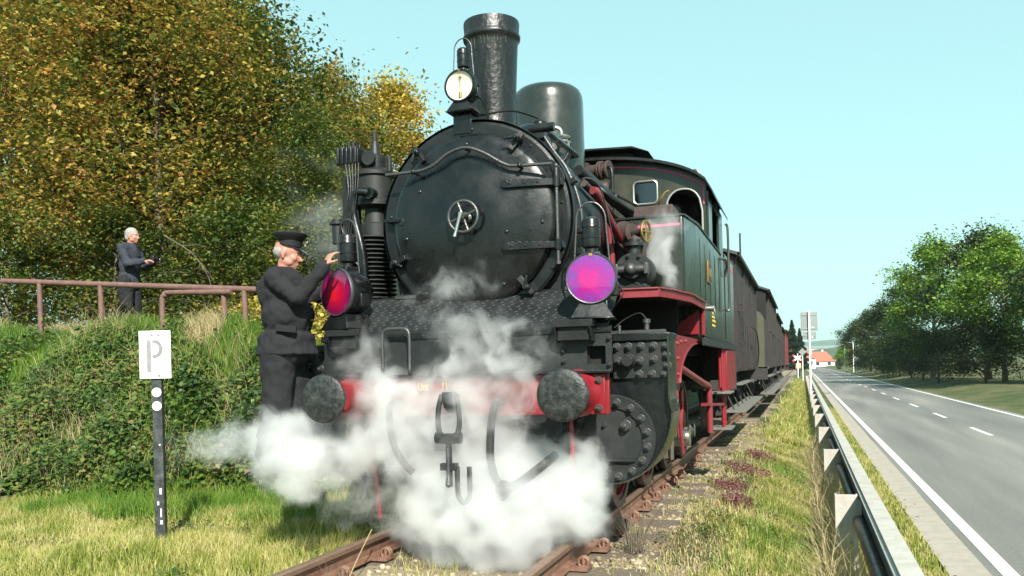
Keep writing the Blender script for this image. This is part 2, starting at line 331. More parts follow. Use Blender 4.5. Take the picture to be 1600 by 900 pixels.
def speckle(name, stops, scale, bump, rough=.9, stretch=None):
    m, ns, ls, b = nodes_of(name); tc = ns.new('ShaderNodeTexCoord')
    n = ns.new('ShaderNodeTexNoise'); n.inputs['Scale'].default_value = scale; n.inputs['Detail'].default_value = 7; n.inputs['Roughness'].default_value = .7; ls.new(tc.outputs['Object'], n.inputs[0])
    n3 = ns.new('ShaderNodeTexNoise'); n3.inputs['Scale'].default_value = .6; n3.inputs['Detail'].default_value = 4
    mp = ns.new('ShaderNodeMapping'); mp.inputs['Scale'].default_value = stretch or (1, 1, 1); ls.new(tc.outputs['Object'], mp.inputs[0]); ls.new(mp.outputs[0], n3.inputs[0])
    ad = ns.new('ShaderNodeMath'); ad.operation = 'MULTIPLY_ADD'; ad.inputs[1].default_value = .55; ls.new(n3.outputs[0], ad.inputs[0])
    m2 = ns.new('ShaderNodeMath'); m2.operation = 'MULTIPLY'; m2.inputs[1].default_value = .45; ls.new(n.outputs[0], m2.inputs[0]); ls.new(m2.outputs[0], ad.inputs[2])
    r = ramp(ns, stops); ls.new(ad.outputs[0], r.inputs[0]); ls.new(r.outputs[0], b.inputs['Base Color']); b.inputs['Roughness'].default_value = rough
    bp = ns.new('ShaderNodeBump'); bp.inputs['Strength'].default_value = bump; bp.inputs['Distance'].default_value = .02; ls.new(n.outputs[0], bp.inputs['Height']); ls.new(bp.outputs[0], b.inputs['Normal'])
ground_mat()
speckle('ballast_bed', [(.3, (.10, .075, .05)), (.5, (.22, .175, .115)), (.7, (.34, .28, .19))], 40, .9)
speckle('asphalt', [(.36, (.085, .082, .076)), (.45, (.125, .12, .11)), (.53, (.165, .158, .14)), (.64, (.24, .225, .195))], 60, .5, .8, (1.6, .12, 1))
speckle('forest_far', [(.3, (.02, .04, .02)), (.5, (.045, .075, .03)), (.7, (.09, .11, .04))], .05, .5)
speckle('hill_far', [(.3, (.03, .06, .04)), (.55, (.06, .10, .05)), (.7, (.12, .13, .06))], .01, .3)
# ================================================================== SETTING
def sstep(a, b, x):
    t = np.clip((x - a) / (b - a), 0, 1); return t * t * (3 - 2 * t)
def vnoise(x, y, s, seed=0):
    """cheap smooth value noise"""
    x = np.asarray(x, float) / s; y = np.asarray(y, float) / s
    xi, yi = np.floor(x), np.floor(y); fx, fy = x - xi, y - yi
    fx = fx * fx * (3 - 2 * fx); fy = fy * fy * (3 - 2 * fy)
    def h(a, b): v = np.sin(a * 127.1 + b * 311.7 + seed * 74.7) * 43758.5453; return v - np.floor(v)
    return (h(xi, yi) * (1 - fx) + h(xi + 1, yi) * fx) * (1 - fy) + (h(xi, yi + 1) * (1 - fx) + h(xi + 1, yi + 1) * fx) * fy
def gz(x, y):
    x = np.asarray(x, float); y = np.asarray(y, float)
    z = np.full(np.broadcast(x, y).shape, -.21)
    z = z - .33 * sstep(1.35, 2.7, x) - .06 * sstep(2.7, 3.5, x)          # verge falls to the road
    z = z + .35 * sstep(9.2, 12, x)
    yf = 2.6 + .30 * (x + 3)
    yf = np.where(x < -5, 2.0, yf)
    d = np.minimum((y - yf) * .95, (-2.15 - x) + .25 * np.sin(y * .9))
    d = d + .7 * (vnoise(x, y, 1.1, 41) - .5)
    bank = 2.10 * sstep(0, 3.1, d) + .42 * (vnoise(x, y, .8, 3) - .5) * sstep(0, .6, d)
    z = z + bank
    near = (np.abs(x) > 1.3) & (x < 3.2)
    z = z + np.where(near, .05 * (vnoise(x, y, .45, 1) - .5) + .05 * (vnoise(x, y, 1.4, 2) - .5), 0)
    return z
def grid_axis(segs):
    out = [segs[0][0]]
    for a, b, st in segs:
        n = max(1, int(round((b - a) / st))); out += [a + (b - a) * (i + 1) / n for i in range(n)]
    return np.array(out)
gx = grid_axis([(-2500, -400, 300), (-400, -60, 40), (-60, -16, 4), (-16, -8, .5), (-8, 3.6, .14), (3.6, 14, .8), (14, 60, 6), (60, 400, 50), (400, 2500, 300)])
gy = grid_axis([(-60, -9, 8), (-9, -2, .5), (-2, 9, .14), (9, 24, .5), (24, 80, 4), (80, 400, 30), (400, 6000, 400)])
X, Y = np.meshgrid(gx, gy); Z = gz(X, Y)
nx, ny = len(gx), len(gy); ii = np.arange(nx * ny).reshape(ny, nx)
q = np.stack([ii[:-1, :-1], ii[:-1, 1:], ii[1:, 1:], ii[1:, :-1]], -1).reshape(-1, 4)
g = np_mesh('ground', np.stack([X, Y, Z], -1).reshape(-1, 3), q, 'ground_soil', smooth=True, quads=True)
tag(g, 'grassy ground with a weedy bank rising beside the railway', 'ground', kind='structure')

# ---- ballast bed, sleepers, rails
track = thing('railway_track', 'rusty standard gauge railway track on wooden sleepers and stone ballast', 'track'); tag(track, kind='structure')
mb = MB()
bxs = [-1.45, -1.2, -.6, 0, .6, 1.2, 1.6]
ys = list(np.arange(-8, 60, .8)) + [90, 140, 220]
vs = [(x, y, -.185 - (.06 if abs(x) > 1.3 else 0) + random.uniform(-.012, .012)) for y in ys for x in bxs]
nbx = len(bxs); mb.add(vs, [(i * nbx + k, i * nbx + k + 1, (i + 1) * nbx + k + 1, (i + 1) * nbx + k) for i in range(len(ys) - 1) for k in range(nbx - 1)])
bed = mb.build('ballast_bed', 'ballast_bed', track)
sl = MB(); sl.box((0, 0, 0), (2.55, .24, .15)); slm = sl.mesh('sleeper'); slm.materials.append(M['sleeper_wood'])
yk = -5.9; ns_ = 0; rest = MB()
while yk < 90:
    if yk < 40:
        o = link_copy(slm, 'sleeper', track, (random.uniform(-.04, .04), yk, -.238 + random.uniform(-.014, .012)), (random.uniform(-.02, .02), random.uniform(-.006, .006), random.uniform(-.02, .02)))
    else: rest.box((0, yk, -.228), (2.5, .24, .15))
    yk += .63
tag(rest.build('far_sleepers', 'sleeper_wood', track), kind='stuff')
foot = [(-.0625, -.152), (.0625, -.152), (.0625, -.142), (.008, -.125), (.008, -.045), (.034, -.034), (-.034, -.034), (-.008, -.045), (-.008, -.125), (-.0625, -.142)]
head = [(-.0345, -.036), (.0345, -.036), (.0355, -.006), (.026, 0), (-.026, 0), (-.0355, -.006)]
for s in (-1, 1):
    r_ = MB(); r_.prism([(u + s * .752, v_) for u, v_ in foot], 'Y', -8, 220); rail = r_.build('rail', 'rail_rust', track, bevel=.002)
    h_ = MB(); h_.prism([(u + s * .752, v_) for u, v_ in head], 'Y', -8, 220); h_.build('rail_head', 'rail_head', rail)
cl = MB(); cl.box((0, 0, 0), (.13, .16, .02)); cl.ring((.02, 0, .035), (0, 1, 0), .035, .011, 14, 6); cl.ring((.02, .03, .035), (0, 1, 0), .035, .011, 14, 6)
cl.cyl((.02, 0, .0), (.02, 0, .075), .014, 8); clm = cl.mesh('rail_clip'); clm.materials.append(M['rail_rust'])
for k in range(0, 22):
    yk = -5.9 + .63 * k
    for s in (-1, 1):
        for t in (-1, 1): link_copy(clm, 'rail_clip', track, (s * .752 + t * .115, yk, -.145), (0, 0, 0 if t > 0 else math.pi))

# ---- ballast stones (nobody could count them)
def icos():
    t = (1 + 5 ** .5) / 2
    v = np.array([(-1, t, 0), (1, t, 0), (-1, -t, 0), (1, -t, 0), (0, -1, t), (0, 1, t), (0, -1, -t), (0, 1, -t), (t, 0, -1), (t, 0, 1), (-t, 0, -1), (-t, 0, 1)]) / 1.9
    f = np.array([(0, 11, 5), (0, 5, 1), (0, 1, 7), (0, 7, 10), (0, 10, 11), (1, 5, 9), (5, 11, 4), (11, 10, 2), (10, 7, 6), (7, 1, 8), (3, 9, 4), (3, 4, 2), (3, 2, 6), (3, 6, 8), (3, 8, 9), (4, 9, 5), (2, 4, 11), (6, 2, 10), (8, 6, 7), (9, 8, 1)])
    return v, f
def rotz(a): c, s = np.cos(a), np.sin(a); return c, s
def stones(name, px, py, pz, size, parent, kind='stuff', mat='pebble'):
    v, f = icos(); n = len(px)
    V = v[None] * (1 + rng.uniform(-.28, .28, (n, 12, 3))) * (size[:, None, None] * rng.uniform(.6, 1.2, (n, 1, 3)))
    a = rng.uniform(0, 6.28, n); c, s = rotz(a)
    x = V[..., 0] * c[:, None] - V[..., 1] * s[:, None]; y = V[..., 0] * s[:, None] + V[..., 1] * c[:, None]
    V = np.stack([x + px[:, None], y + py[:, None], V[..., 2] * .75 + pz[:, None]], -1)
    F = f[None] + (np.arange(n) * 12)[:, None, None]
    o = np_mesh(name, V.reshape(-1, 3), F.reshape(-1, 3), mat, parent); tag(o, kind=kind); return o
n = 24000
yy = -5.5 + 22 * rng.random(n) ** 1.7; xx = rng.uniform(-1.35, 1.62, n)
keep = (np.abs(np.abs(xx) - .752) > .10); ph = ((yy + 5.9) / .63) % 1
onsl = ((ph < .2) | (ph > .8)) & (rng.random(n) < .62) & (np.abs(xx) < 1.0); keep &= ~onsl
xx, yy = xx[keep], yy[keep]
stones('ballast_stones', xx, yy, np.full(len(xx), -.185) - np.where(np.abs(xx) > 1.3, .05, 0) + rng.uniform(-.01, .012, len(xx)), rng.uniform(.010, .030, len(xx)), track)

# ---- road, kerb gutter, markings
RZ = -.60
mb = MB(); yr = [-40, -10, 0, 10, 20, 40, 80, 120, 170, 230, 320, 420]
def bend(y): return -.0000 * y - .00012 * max(0, y - 120) ** 2 * .4
def strip(x0, x1, z, ya, yb, step=6):
    m_ = MB(); Ys = list(np.arange(ya, yb, step)) + [yb]
    m_.add([(x + bend(y), y, z) for y in Ys for x in (x0, x1)], [(2 * i, 2 * i + 1, 2 * i + 3, 2 * i + 2) for i in range(len(Ys) - 1)]); return m_
road = strip(3.78, 8.75, RZ + .022, -40, 420).build('road', 'asphalt'); tag(road, 'grey two-lane asphalt road running beside the guard rail', 'road', kind='structure')
strip(3.86, 3.99, RZ + .026, -40, 420).build('edge_line', 'road_white', road)
strip(8.42, 8.54, RZ + .026, -40, 420).build('edge_line', 'road_white', road)
yk = 10.3
while yk < 200:
    strip(6.37, 6.48, RZ + .026, yk, yk + 2.6, 3).build('centre_dash', 'road_white', road); yk += 6.7
gut = thing('gutter', 'row of pale concrete gutter slabs along the road edge', 'gutter'); tag(gut, kind='structure')
gs = MB(); gs.box((0, 0, 0), (.325, .985, .08)); gm = gs.mesh('gutter_slab'); gm.materials.append(M['concrete'])
for k in range(52): link_copy(gm, 'gutter_slab', gut, (3.612, -5 + k, RZ - .012 + random.uniform(-.003, .003)), (0, random.uniform(-.008, .008), random.uniform(-.003, .003)))
strip(3.45, 3.775, RZ + .02, 47.5, 420).build('far_gutter', 'concrete', gut)

# ---- guard rail
gr = thing('guard_rail', 'galvanised steel guard rail with pale posts between track and road', 'guard rail', (2.66, 0, -.55))
prof = [(.11, .66), (.20, .665), (.235, .64), (.235, .60), (.16, .555), (.16, .51), (.235, .465), (.235, .405), (.15, .36)]
inner = [(u - .008, v_) for u, v_ in prof[::-1]]
b_ = MB(); n = len(prof)
for ya, yb in ((-9, 72),):
    b_.prism(prof + inner, 'Y', ya, yb)
beam = b_.build('beam', 'galvanised', gr, ang=25)
tp = MB(); tp.prism([(.125, .665), (.232, .672), (.236, .688), (.125, .683)], 'Y', -9, 72); tp.build('top_rail', 'galv_white', beam)
dk = MB(); dk.tube([(.10, -9, .43), (.10, 72, .43)], .052, 12); dk.build('lower_tube', 'dark_steel', beam)
po = MB(); po.box((0, 0, .16), (.175, .012, .98)); po.box((-.084, .03, .16), (.012, .06, .98)); po.box((.084, .03, .16), (.012, .06, .98)); pom = po.mesh('post'); pom.materials.append(M['galv_white'])
bl = MB(); bl.cyl((0, 0, 0), (0, -.015, 0), .012, 6); blm = bl.mesh('bolt'); blm.materials.append(M['dark_steel'])
for k in range(-2, 18):
    y = 2.42 + 4 * k
    o = link_copy(pom, 'post', gr, (0, y, 0), (random.uniform(-.015, .015), random.uniform(-.01, .012), random.uniform(-.03, .03)))
    if 0 <= k < 4:
        for zz in (.25, .20): link_copy(blm, 'bolt', o, (.03, -.006, zz))
    bk = MB(); bk.box((.095, y + .02, .50), (.05, .06, .20)); bk.build('spacer', 'galvanised', gr)

# ---- platform sign with P on a black post
ps = thing('platform_sign', 'white plate with a faded grey letter P on a black post with two white dots', 'sign', (-2.783, .54, -.2), R(24))
m_ = MB(); m_.box((0, .02, .70), (.078, .008, 1.5)); m_.box((.036, .05, .70), (.008, .06, 1.5)); m_.box((-.036, .05, .70), (.008, .06, 1.5)); m_.build('post', 'post_black', ps, bevel=.002)
m_ = MB(); m_.box((0, 0, 1.625), (.255, .006, .40)); pl = m_.build('plate', 'sign_white', ps, bevel=.002)
m_ = MB()
st_ = [(-.066, -.15), (-.030, -.15), (-.030, .12), (-.066, .12)]; m_.prism([(u, v_ + 1.63) for u, v_ in st_], 'Y', -.0075, -.0045)
arc = [(-.03 + .01, .12)] + [(.0 + .062 * math.cos(a), .045 + .075 * math.sin(a)) for a in np.linspace(R(90), R(-90), 12)] + [(-.02, -.03)]
arci = [(-.02, -.002)] + [(.0 + .034 * math.cos(a), .045 + .047 * math.sin(a)) for a in np.linspace(R(-90), R(90), 12)] + [(-.02, .092)]
no = len(arc); V = [(u, -.0075, v_ + 1.63) for u, v_ in arc] + [(u, -.0075, v_ + 1.63) for u, v_ in arci[::-1]]
m_.add(V, [(i, i + 1, no + i + 1, no + i) for i in range(no - 1)])
m_.build('letter_p', 'letter_grey', pl)
for u, v_ in ((-.02, 1.79), (.03, 1.79), (.03, 1.45)):
    m_ = MB(); m_.cyl((u, -.003, v_), (u, -.012, v_), .007, 8); m_.build('screw', 'dark_steel', pl)
for zz in (1.31, 1.195):
    m_ = MB(); m_.lathe([(.0385, 0), (.0385, .004)], (0, .0155, zz), (0, -1, 0), 24); m_.build('white_dot', 'sign_white', ps)
m_ = MB()
for zz, ww, hh in ((.48, .016, .05), (.38, .014, .03), (.30, .01, .07), (.22, .02, .03), (.87, .012, .012)): m_.box((random.uniform(-.012, .015), .0155, zz), (ww, .002, hh))
m_.build('paint_chips', 'sign_white', ps)

# ---- old pipe railing on the bank
pr = thing('pipe_railing', 'rusty reddish pipe handrail on top of the weedy bank', 'railing')
A0, A1 = Vector((-9.8, 5.2, 2.86)), Vector((-4.3, 4.9, 2.385))
def rl(t): return A0.lerp(A1, t)
m_ = MB(); m_.tube([A0, A1, A1 + Vector((1.5, -.05, -.14))], .043, 12); m_.build('handrail', 'rail_pipe', pr)
p0 = rl(.595); pe = rl(.83)
m_ = MB(); m_.tube(smoothpath([p0 + Vector((0, .0, -.75)), p0 + Vector((0, 0, -.22)), p0 + Vector((.05, 0, -.13)), p0 + Vector((.16, 0, -.10)), pe + Vector((0, -.05, -.05))], 5), .04, 12); m_.build('bent_pipe', 'rail_pipe', pr)
for t in (.80, .865):
    p = rl(t); m_ = MB(); m_.cyl(p + Vector((0, 0, -.7)), p + Vector((0, -.01, -.02)), .04, 12); m_.build('post', 'rail_pipe', pr)
for t in (.15, .38):
    p = rl(t); m_ = MB(); m_.cyl(p + Vector((0, 0, -.9)), p + Vector((0, -.01, -.02)), .04, 12); m_.build('post', 'rail_pipe', pr)

# ---- road signs seen from behind
sg = thing('traffic_sign', 'grey back of a tall rectangular traffic sign on a white pole by the guard rail', 'sign', (2.60, 27.7, -.56))
m_ = MB(); m_.cyl((0, 0, -.2), (0, 0, 3.66), .038, 14); m_.build('pole', 'pole_white', sg)
m_ = MB(); m_.box((0, .06, 3.25), (.58, .01, .68)); p = m_.build('panel', 'sign_grey', sg, bevel=.004)
m_ = MB(); [m_.box((0, .045, z), (.5, .02, .03)) for z in (3.5, 3.0)]; m_.build('clamp_bar', 'galvanised', p)
m_ = MB(); m_.box((.13, .053, 3.02), (.06, .004, .05)); m_.build('sticker', 'sign_white', p)
m_ = MB(); m_.box((0, .06, 2.74), (.46, .01, .28)); p = m_.build('panel', 'sign_grey', sg, bevel=.004)
m_ = MB(); m_.box((0, .045, 2.73), (.4, .02, .025)); m_.build('clamp_bar', 'galvanised', p)
m_ = MB(); m_.box((.1, .053, 2.68), (.05, .004, .05)); m_.build('sticker', 'sign_white', p)
sg = thing('priority_sign', 'small grey square sign standing on its corner beyond the tall traffic sign', 'sign', (2.35, 72, -.55))
m_ = MB(); m_.cyl((0, 0, 0), (0, 0, 2.9), .04, 10); m_.build('pole', 'pole_white', sg)
m_ = MB(); m_.box((0, -.05, 2.65), (.46, .012, .46), (0, R(45), 0)); m_.build('panel', 'sign_grey', sg)
sg = thing('crossing_sign', 'red and white level crossing cross beside the far end of the track', 'sign', (1.9, 84, -.4))
m_ = MB(); m_.cyl((0, 0, 0), (0, 0, 2.5), .05, 8); m_.build('pole', 'pole_white', sg)
for s in (-1, 1):
    m_ = MB(); m_.box((0, -.06 - .02 * s, 2.05), (1.1, .02, .17), (0, s * R(33), 0)); a = m_.build('cross_arm', 'sign_white', sg)
    for e in (-1, 1):
        m_ = MB(); m_.box((e * .46 * math.cos(R(33)), -.085 - .02 * s, 2.05 - s * e * .46 * math.sin(R(33))), (.2, .02, .175), (0, s * R(33), 0)); m_.build('red_tip', 'sign_red', a)
# ================================================================== STEAM LOCOMOTIVE
L = thing('steam_locomotive', 'black tank steam locomotive with red frames standing on the track', 'locomotive')
BZ, SF = 2.36, .80                       # boiler axis height, smokebox face
hexp = [(math.cos(R(60 * k)), math.sin(R(60 * k))) for k in range(6)]
def boltmesh(name, r, h, mat, washer=1.5):
    m_ = MB(); m_.lathe([(r * washer, 0), (r * washer, h * .25), (r * washer * .9, h * .3)], (0, 0, 0), (0, -1, 0), 14)
    m_.prism([(r * a, r * b) for a, b in hexp], 'Y', -h * .3, -h); m_.lathe([(r * .5, 0), (r * .5, h * .4), (r * .3, h * .5)], (0, -h, 0), (0, -1, 0), 8)
    me = m_.mesh(name); me.materials.append(M[mat]); return me
bolt_b = boltmesh('bolt', .020, .034, 'bolt_iron'); bolt_s = boltmesh('bolt', .014, .022, 'grey_plate', 1.3)
rv = MB(); rv.ball((0, 0, 0), (.011, .008, .011), 10, 6); rivm = rv.mesh('rivet'); rivm.materials.append(M['black_satin'])
def bolts(parent, pts, me=None, name='bolt'):
    for p in pts: link_copy(me or bolt_b, name, parent, p, (0, random.uniform(0, 1), 0))
# --- smokebox
m_ = MB(); m_.lathe([(.60, -.03), (.60, 0), (.735, 0), (.755, .012), (.762, .03), (.762, 1.25), (.5, 1.25)], (0, SF, BZ), (0, 1, 0), 96)
sb = m_.build('smokebox', 'black_satin', L, ang=30)
m_ = MB(); m_.lathe([(.775, 0), (.78, .01), (.78, .05), (.775, .06), (.76, .06), (.76, 0)], (0, SF + .012, BZ), (0, 1, 0), 96, cap=False); m_.build('front_ring', 'black_satin', sb)
m_ = MB(); m_.lathe([(.772, 0), (.772, .07), (.76, .07), (.76, 0)], (0, 1.95, BZ), (0, 1, 0), 64, cap=False); m_.build('rear_band', 'black_matte', sb)
m_ = MB(); m_.prism([(-.62, 1.5), (.62, 1.5), (.70, 2.05), (-.70, 2.05)], 'Y', .86, 1.95); m_.build('saddle', 'black_matte', sb)
for k in range(26):
    a = 2 * math.pi * (k + .5) / 26; rr = .70
    if math.sin(a) > -.55 and k % 3 == 0: link_copy(rivm, 'rivet', sb, (rr * math.cos(a), SF - .002, BZ + rr * math.sin(a)))
for px_, pz_, rz_ in ((.665, 2.68, R(-58)), (.655, 2.045, R(58))):
    m_ = MB(); e = [(.10 * math.cos(t), .032 * math.sin(t)) for t in np.linspace(0, 2 * math.pi, 24, endpoint=False)]
    cc, ss = math.cos(rz_), math.sin(rz_); m_.prism([(px_ + u * cc - v_ * ss, pz_ + u * ss + v_ * cc) for u, v_ in e], 'Y', SF - .012, SF + .002); m_.build('oval_cover', 'black_satin', sb, bevel=.003)
# --- door
prof = [(0, -.155)] + [(r_, -.155 + .105 * (r_ / .645) ** 2.0) for r_ in np.linspace(.05, .62, 13)] + [(.645, -.045), (.655, -.03), (.655, 0)]
m_ = MB(); m_.lathe(prof, (0, SF, BZ), (0, 1, 0), 112); door = m_.build('smokebox_door', 'black_gloss', L, ang=50)
def dz(x, z): return SF - .155 + .105 * (((x) ** 2 + (z - BZ) ** 2) / .645 ** 2)
for z in (2.59, 2.13):
    m_ = MB(); n = 8; xs = np.linspace(.30, .66, n)
    for i in range(n - 1):
        a, b = (xs[i], dz(xs[i], z) - .016, z), (xs[i + 1] + .004, dz(xs[i + 1], z) - .016, z)
        m_.bar(a, b, .03, .062 - .002 * i)
    m_.cyl((.30, dz(.30, z) - .004, z), (.30, dz(.3, z) - .031, z), .031, 16)
    m_.bar((.64, dz(.64, z) - .016, z), (.69, SF - .05, z), .034, .05); m_.cyl((.672, SF - .06, z - .04), (.672, SF - .06, z + .04), .022, 12); m_.bar((.69, SF - .05, z), (.705, SF, z), .03, .05)
    hg = m_.build('hinge_strap', 'black_gloss', door, bevel=.003); bolts(hg, [(x, dz(x, z) - .031, z) for x in (.34, .44, .54)], rivm, 'rivet')
m_ = MB(); m_.cyl((.672, SF - .06, 2.0), (.672, SF - .06, 2.70), .0125, 10); m_.ball((.672, SF - .06, 2.705), .018); m_.cyl((.672, SF - .06, 1.985), (.672, SF - .06, 2.01), .02, 10); m_.build('hinge_pin', 'dark_steel', door)
for (x, z) in ((-.40, 2.60), (-.15, 1.86), (.25, 1.86), (.30, 2.24), (-.53, 2.25), (.56, 2.30), (-.02, 2.93)): link_copy(rivm, 'rivet', door, (x, dz(x, z), z), None, (1.4, 1.4, 1.4))
hy = SF - .23
m_ = MB(); m_.ring((0, hy, BZ), (0, 1, 0), .115, .0125, 40, 10); wheel = m_.build('handwheel', 'dark_steel', door)
for k in range(4):
    a = R(90 * k + 20); m_ = MB(); m_.tube([(0, hy, BZ), (.06 * math.cos(a), hy, BZ + .06 * math.sin(a)), (.113 * math.cos(a), hy, BZ + .113 * math.sin(a))], [.017, .009, .012], 8); m_.build('spoke', 'dark_steel', wheel)
m_ = MB(); m_.cyl((0, hy + .09, BZ), (0, hy - .035, BZ), .026, 16); m_.lathe([(.045, 0), (.045, .02), (.03, .03)], (0, hy + .08, BZ), (0, -1, 0), 24); m_.build('spindle', 'dark_steel', door)
m_ = MB(); m_.tube([(0, hy - .04, BZ + .02), (-.01, hy - .05, BZ - .02), (-.035, hy - .06, BZ - .12), (-.045, hy - .065, BZ - .155)], [.022, .013, .012, .015], 10); m_.build('crank_handle', 'steel', door)
for ang in (128, 56, 205, 232, 309, 176):
    a = R(ang); cx, sx = math.cos(a), math.sin(a); rr = .655
    m_ = MB()
    if ang == 176: m_.bar((cx * .58, SF - .075, BZ + sx * .58), (cx * .73, SF - .035, BZ + sx * .73), .05, .028); m_.cyl((cx * .58, SF - .08, BZ + .03), (cx * .58, SF - .05, BZ + .03), .03, 12)
    else:
        m_.bar((cx * .59, SF - .085, BZ + sx * .59), (cx * .745, SF - .055, BZ + sx * .745), .05, .042)
        m_.cyl((cx * .69, SF, BZ + sx * .69), (cx * .69, SF - .15, BZ + sx * .69), .018, 10)
        m_.lathe([(.03, 0), (.03, .025), (.02, .035)], (cx * .69, SF - .09, BZ + sx * .69), (0, -1, 0), 6)
        t = Vector((-sx, 0, cx)); p = Vector((cx * .69, SF - .13, BZ + sx * .69)); m_.cap(p, p + t * .06 + Vector((cx * -.05, -.01, sx * -.05)), .013, .011, 8)
        m_.box((cx * .60, SF - .055, BZ + sx * .60), (.055, .03, .05), (0, -a, 0))
    m_.build('door_dog', 'black_satin', door, bevel=.003)
# --- front handrail over the door
hr = [(-.665, .66, 2.745), (-.40, .655, 2.748), (-.32, .655, 2.762), (-.25, .65, 2.785), (-.13, .645, 2.857), (.012, .64, 2.882), (.148, .645, 2.83), (.25, .65, 2.765), (.31, .655, 2.732), (.38, .66, 2.715), (.66, .67, 2.705)]
m_ = MB(); m_.tube(smoothpath(hr, 5), .0125, 10); hrail = m_.build('front_handrail', 'dark_steel', L)
for x, z in ((-.43, 2.748), (.012, 2.88), (.42, 2.712)):
    m_ = MB(); m_.cyl((x, .655, z), (x, SF - .06, z - .005), .011, 8); m_.ball((x, .655, z), .021, 10, 7); m_.build('rail_bracket', 'black_satin', hrail)
# --- chimney
cp = [(.36, -.06), (.30, -.01), (.235, .04), (.195, .10), (.180, .16), (.182, .25), (.197, .55), (.212, .80), (.218, .835), (.232, .845), (.236, .87), (.228, .885), (.224, .90), (.229, .975), (.226, .99), (.205, .99), (.19, .6), (.17, .2)]
m_ = MB(); m_.lathe(cp, (0, 1.31, BZ + .70), (0, 0, 1), 64); ch = m_.build('chimney', 'chimney_black', L, ang=60)
m_ = MB()
for k in range(15):
    a = R(-150 + k * 8 + random.uniform(-4, 4)); l = random.uniform(.02, .13) * random.random() ** .5; rr = .2155
    m_.bar((rr * math.cos(a), 1.31 + rr * math.sin(a), BZ + 1.53), ((rr - .001 - l * .06) * math.cos(a + .01), 1.31 + (rr - .001 - l * .06) * math.sin(a + .01), BZ + 1.53 - l), .0022, .002)
tag(m_.build('limescale_run', 'board_grey', ch), kind='stuff')
# --- lamp bracket on smokebox, domes, boiler
m_ = MB(); m_.box((-.075, .87, 3.11), (.15, .15, .16)); m_.box((-.075, .83, 3.195), (.20, .20, .012)); m_.build('top_lamp_bracket', 'black_gloss', L, bevel=.006)
m_ = MB(); m_.lathe([(.70, 0), (.70, 2.3)], (0, 2.0, BZ), (0, 1, 0), 72); boiler = m_.build('boiler', 'black_gloss', L)
for y in (2.3, 2.9, 3.5):
    m_ = MB(); m_.lathe([(.704, 0), (.707, .004), (.707, .05), (.704, .054), (.69, .054), (.69, 0)], (0, y, BZ), (0, 1, 0), 72, cap=False); m_.build('cladding_band', 'black_satin', boiler)
m_ = MB(); m_.lathe([(.46, -.10), (.40, .02), (.365, .10), (.355, .2), (.35, .86), (.343, .93), (.322, .98), (.285, 1.012), (.2, 1.03), (.1, 1.038), (0, 1.04)], (0, 2.95, BZ + .62), (0, 0, 1), 64); m_.build('steam_dome', 'dome_paint', L, ang=60)
m_ = MB(); m_.ball((.10, 1.98, BZ + .78), (.20, .22, .26), 24, 14); m_.build('sand_dome', 'black_gloss', L)
m_ = MB(); m_.ring((.19, 2.52, 3.44), (.3, -1, 0), .055, .016, 24, 8); m_.ring((.27, 2.50, 3.38), (0, .2, 1), .055, .014, 20, 8); m_.ring((.27, 2.50, 3.33), (0, .2, 1), .06, .014, 20, 8)
m_.tube(smoothpath([(.27, 2.5, 3.4), (.33, 2.45, 3.3), (.33, 2.3, 3.15), (.28, 2.2, 3.05)], 5), .014, 8); m_.build('coiled_pipe', 'steel', L)
m_ = MB(); m_.tube(smoothpath([(-.03, .95, 3.2), (.10, .95, 3.21), (.25, 1.05, 3.24), (.36, 1.4, 3.26), (.36, 1.9, 3.3)], 5), .009, 6); m_.tube(smoothpath([(.02, .82, 3.32), (.08, .86, 3.28), (.10, .9, 3.15), (.06, .95, 3.1)], 5), .008, 6); m_.build('lamp_cable', 'black_satin', L)
# --- right side pipes and rods
def part_tube(name, pts, r, mat, n=10, parent=None, sm=4): return MB().tube(smoothpath(pts, sm) if len(pts) > 2 else pts, r, n).build(name, mat, parent or L)
part_tube('reach_rod', [(.47, 1.05, 3.10), (.30, 2.95, 3.30)], .026, 'black_gloss', 12)
m_ = MB(); m_.ball((.47, 1.04, 3.10), .05); m_.cyl((.47, 1.05, 2.98), (.47, 1.05, 3.12), .03, 10); m_.box((.46, 1.02, 3.03), (.12, .10, .09)); m_.lathe([(.035, 0), (.035, .2)], (.40, .98, 3.06), (1, 0, 0), 10); m_.build('rod_joint', 'black_satin', L); m_ = MB(); m_.ball((.30, 2.95, 3.30), .055); m_.build('rod_joint', 'black_satin', L)
part_tube('side_pipe', [(.50, 1.0, 3.02), (.60, .98, 2.86), (.68, .97, 2.75), (.745, .97, 2.60), (.79, .97, 2.43), (.80, .98, 2.25), (.80, 1.0, 1.95)], .013, 'dark_steel')
m_ = MB(); m_.box((.73, .95, 2.62), (.09, .05, .04), (0, R(-25), 0)); m_.box((.78, .98, 2.1), (.05, .06, .05)); m_.box((.78, .98, 2.25), (.05, .07, .03)); m_.build('pipe_clip', 'black_satin', L, bevel=.004)
part_tube('red_pipe', [(.83, 1.22, 2.60), (.85, 1.30, 2.58), (.86, 1.65, 2.45), (.89, 2.0, 2.31), (.92, 2.14, 2.21)], .032, 'pipe_red', 14)
part_tube('exhaust_pipe', [(.60, 1.7, 2.88), (.70, 2.2, 2.78), (.80, 3.0, 2.68), (.86, 4.0, 2.55)], .046, 'black_satin', 14)
part_tube('long_pipe', [(.50, 2.1, 2.98), (.80, 2.1, 2.70), (.95, 2.7, 2.60), (.95, 4.0, 2.58)], .022, 'black_satin')
part_tube('thin_pipe', [(.70, 1.9, 2.75), (.78, 2.0, 2.5), (.80, 2.05, 2.0)], .03, 'pipe_red')
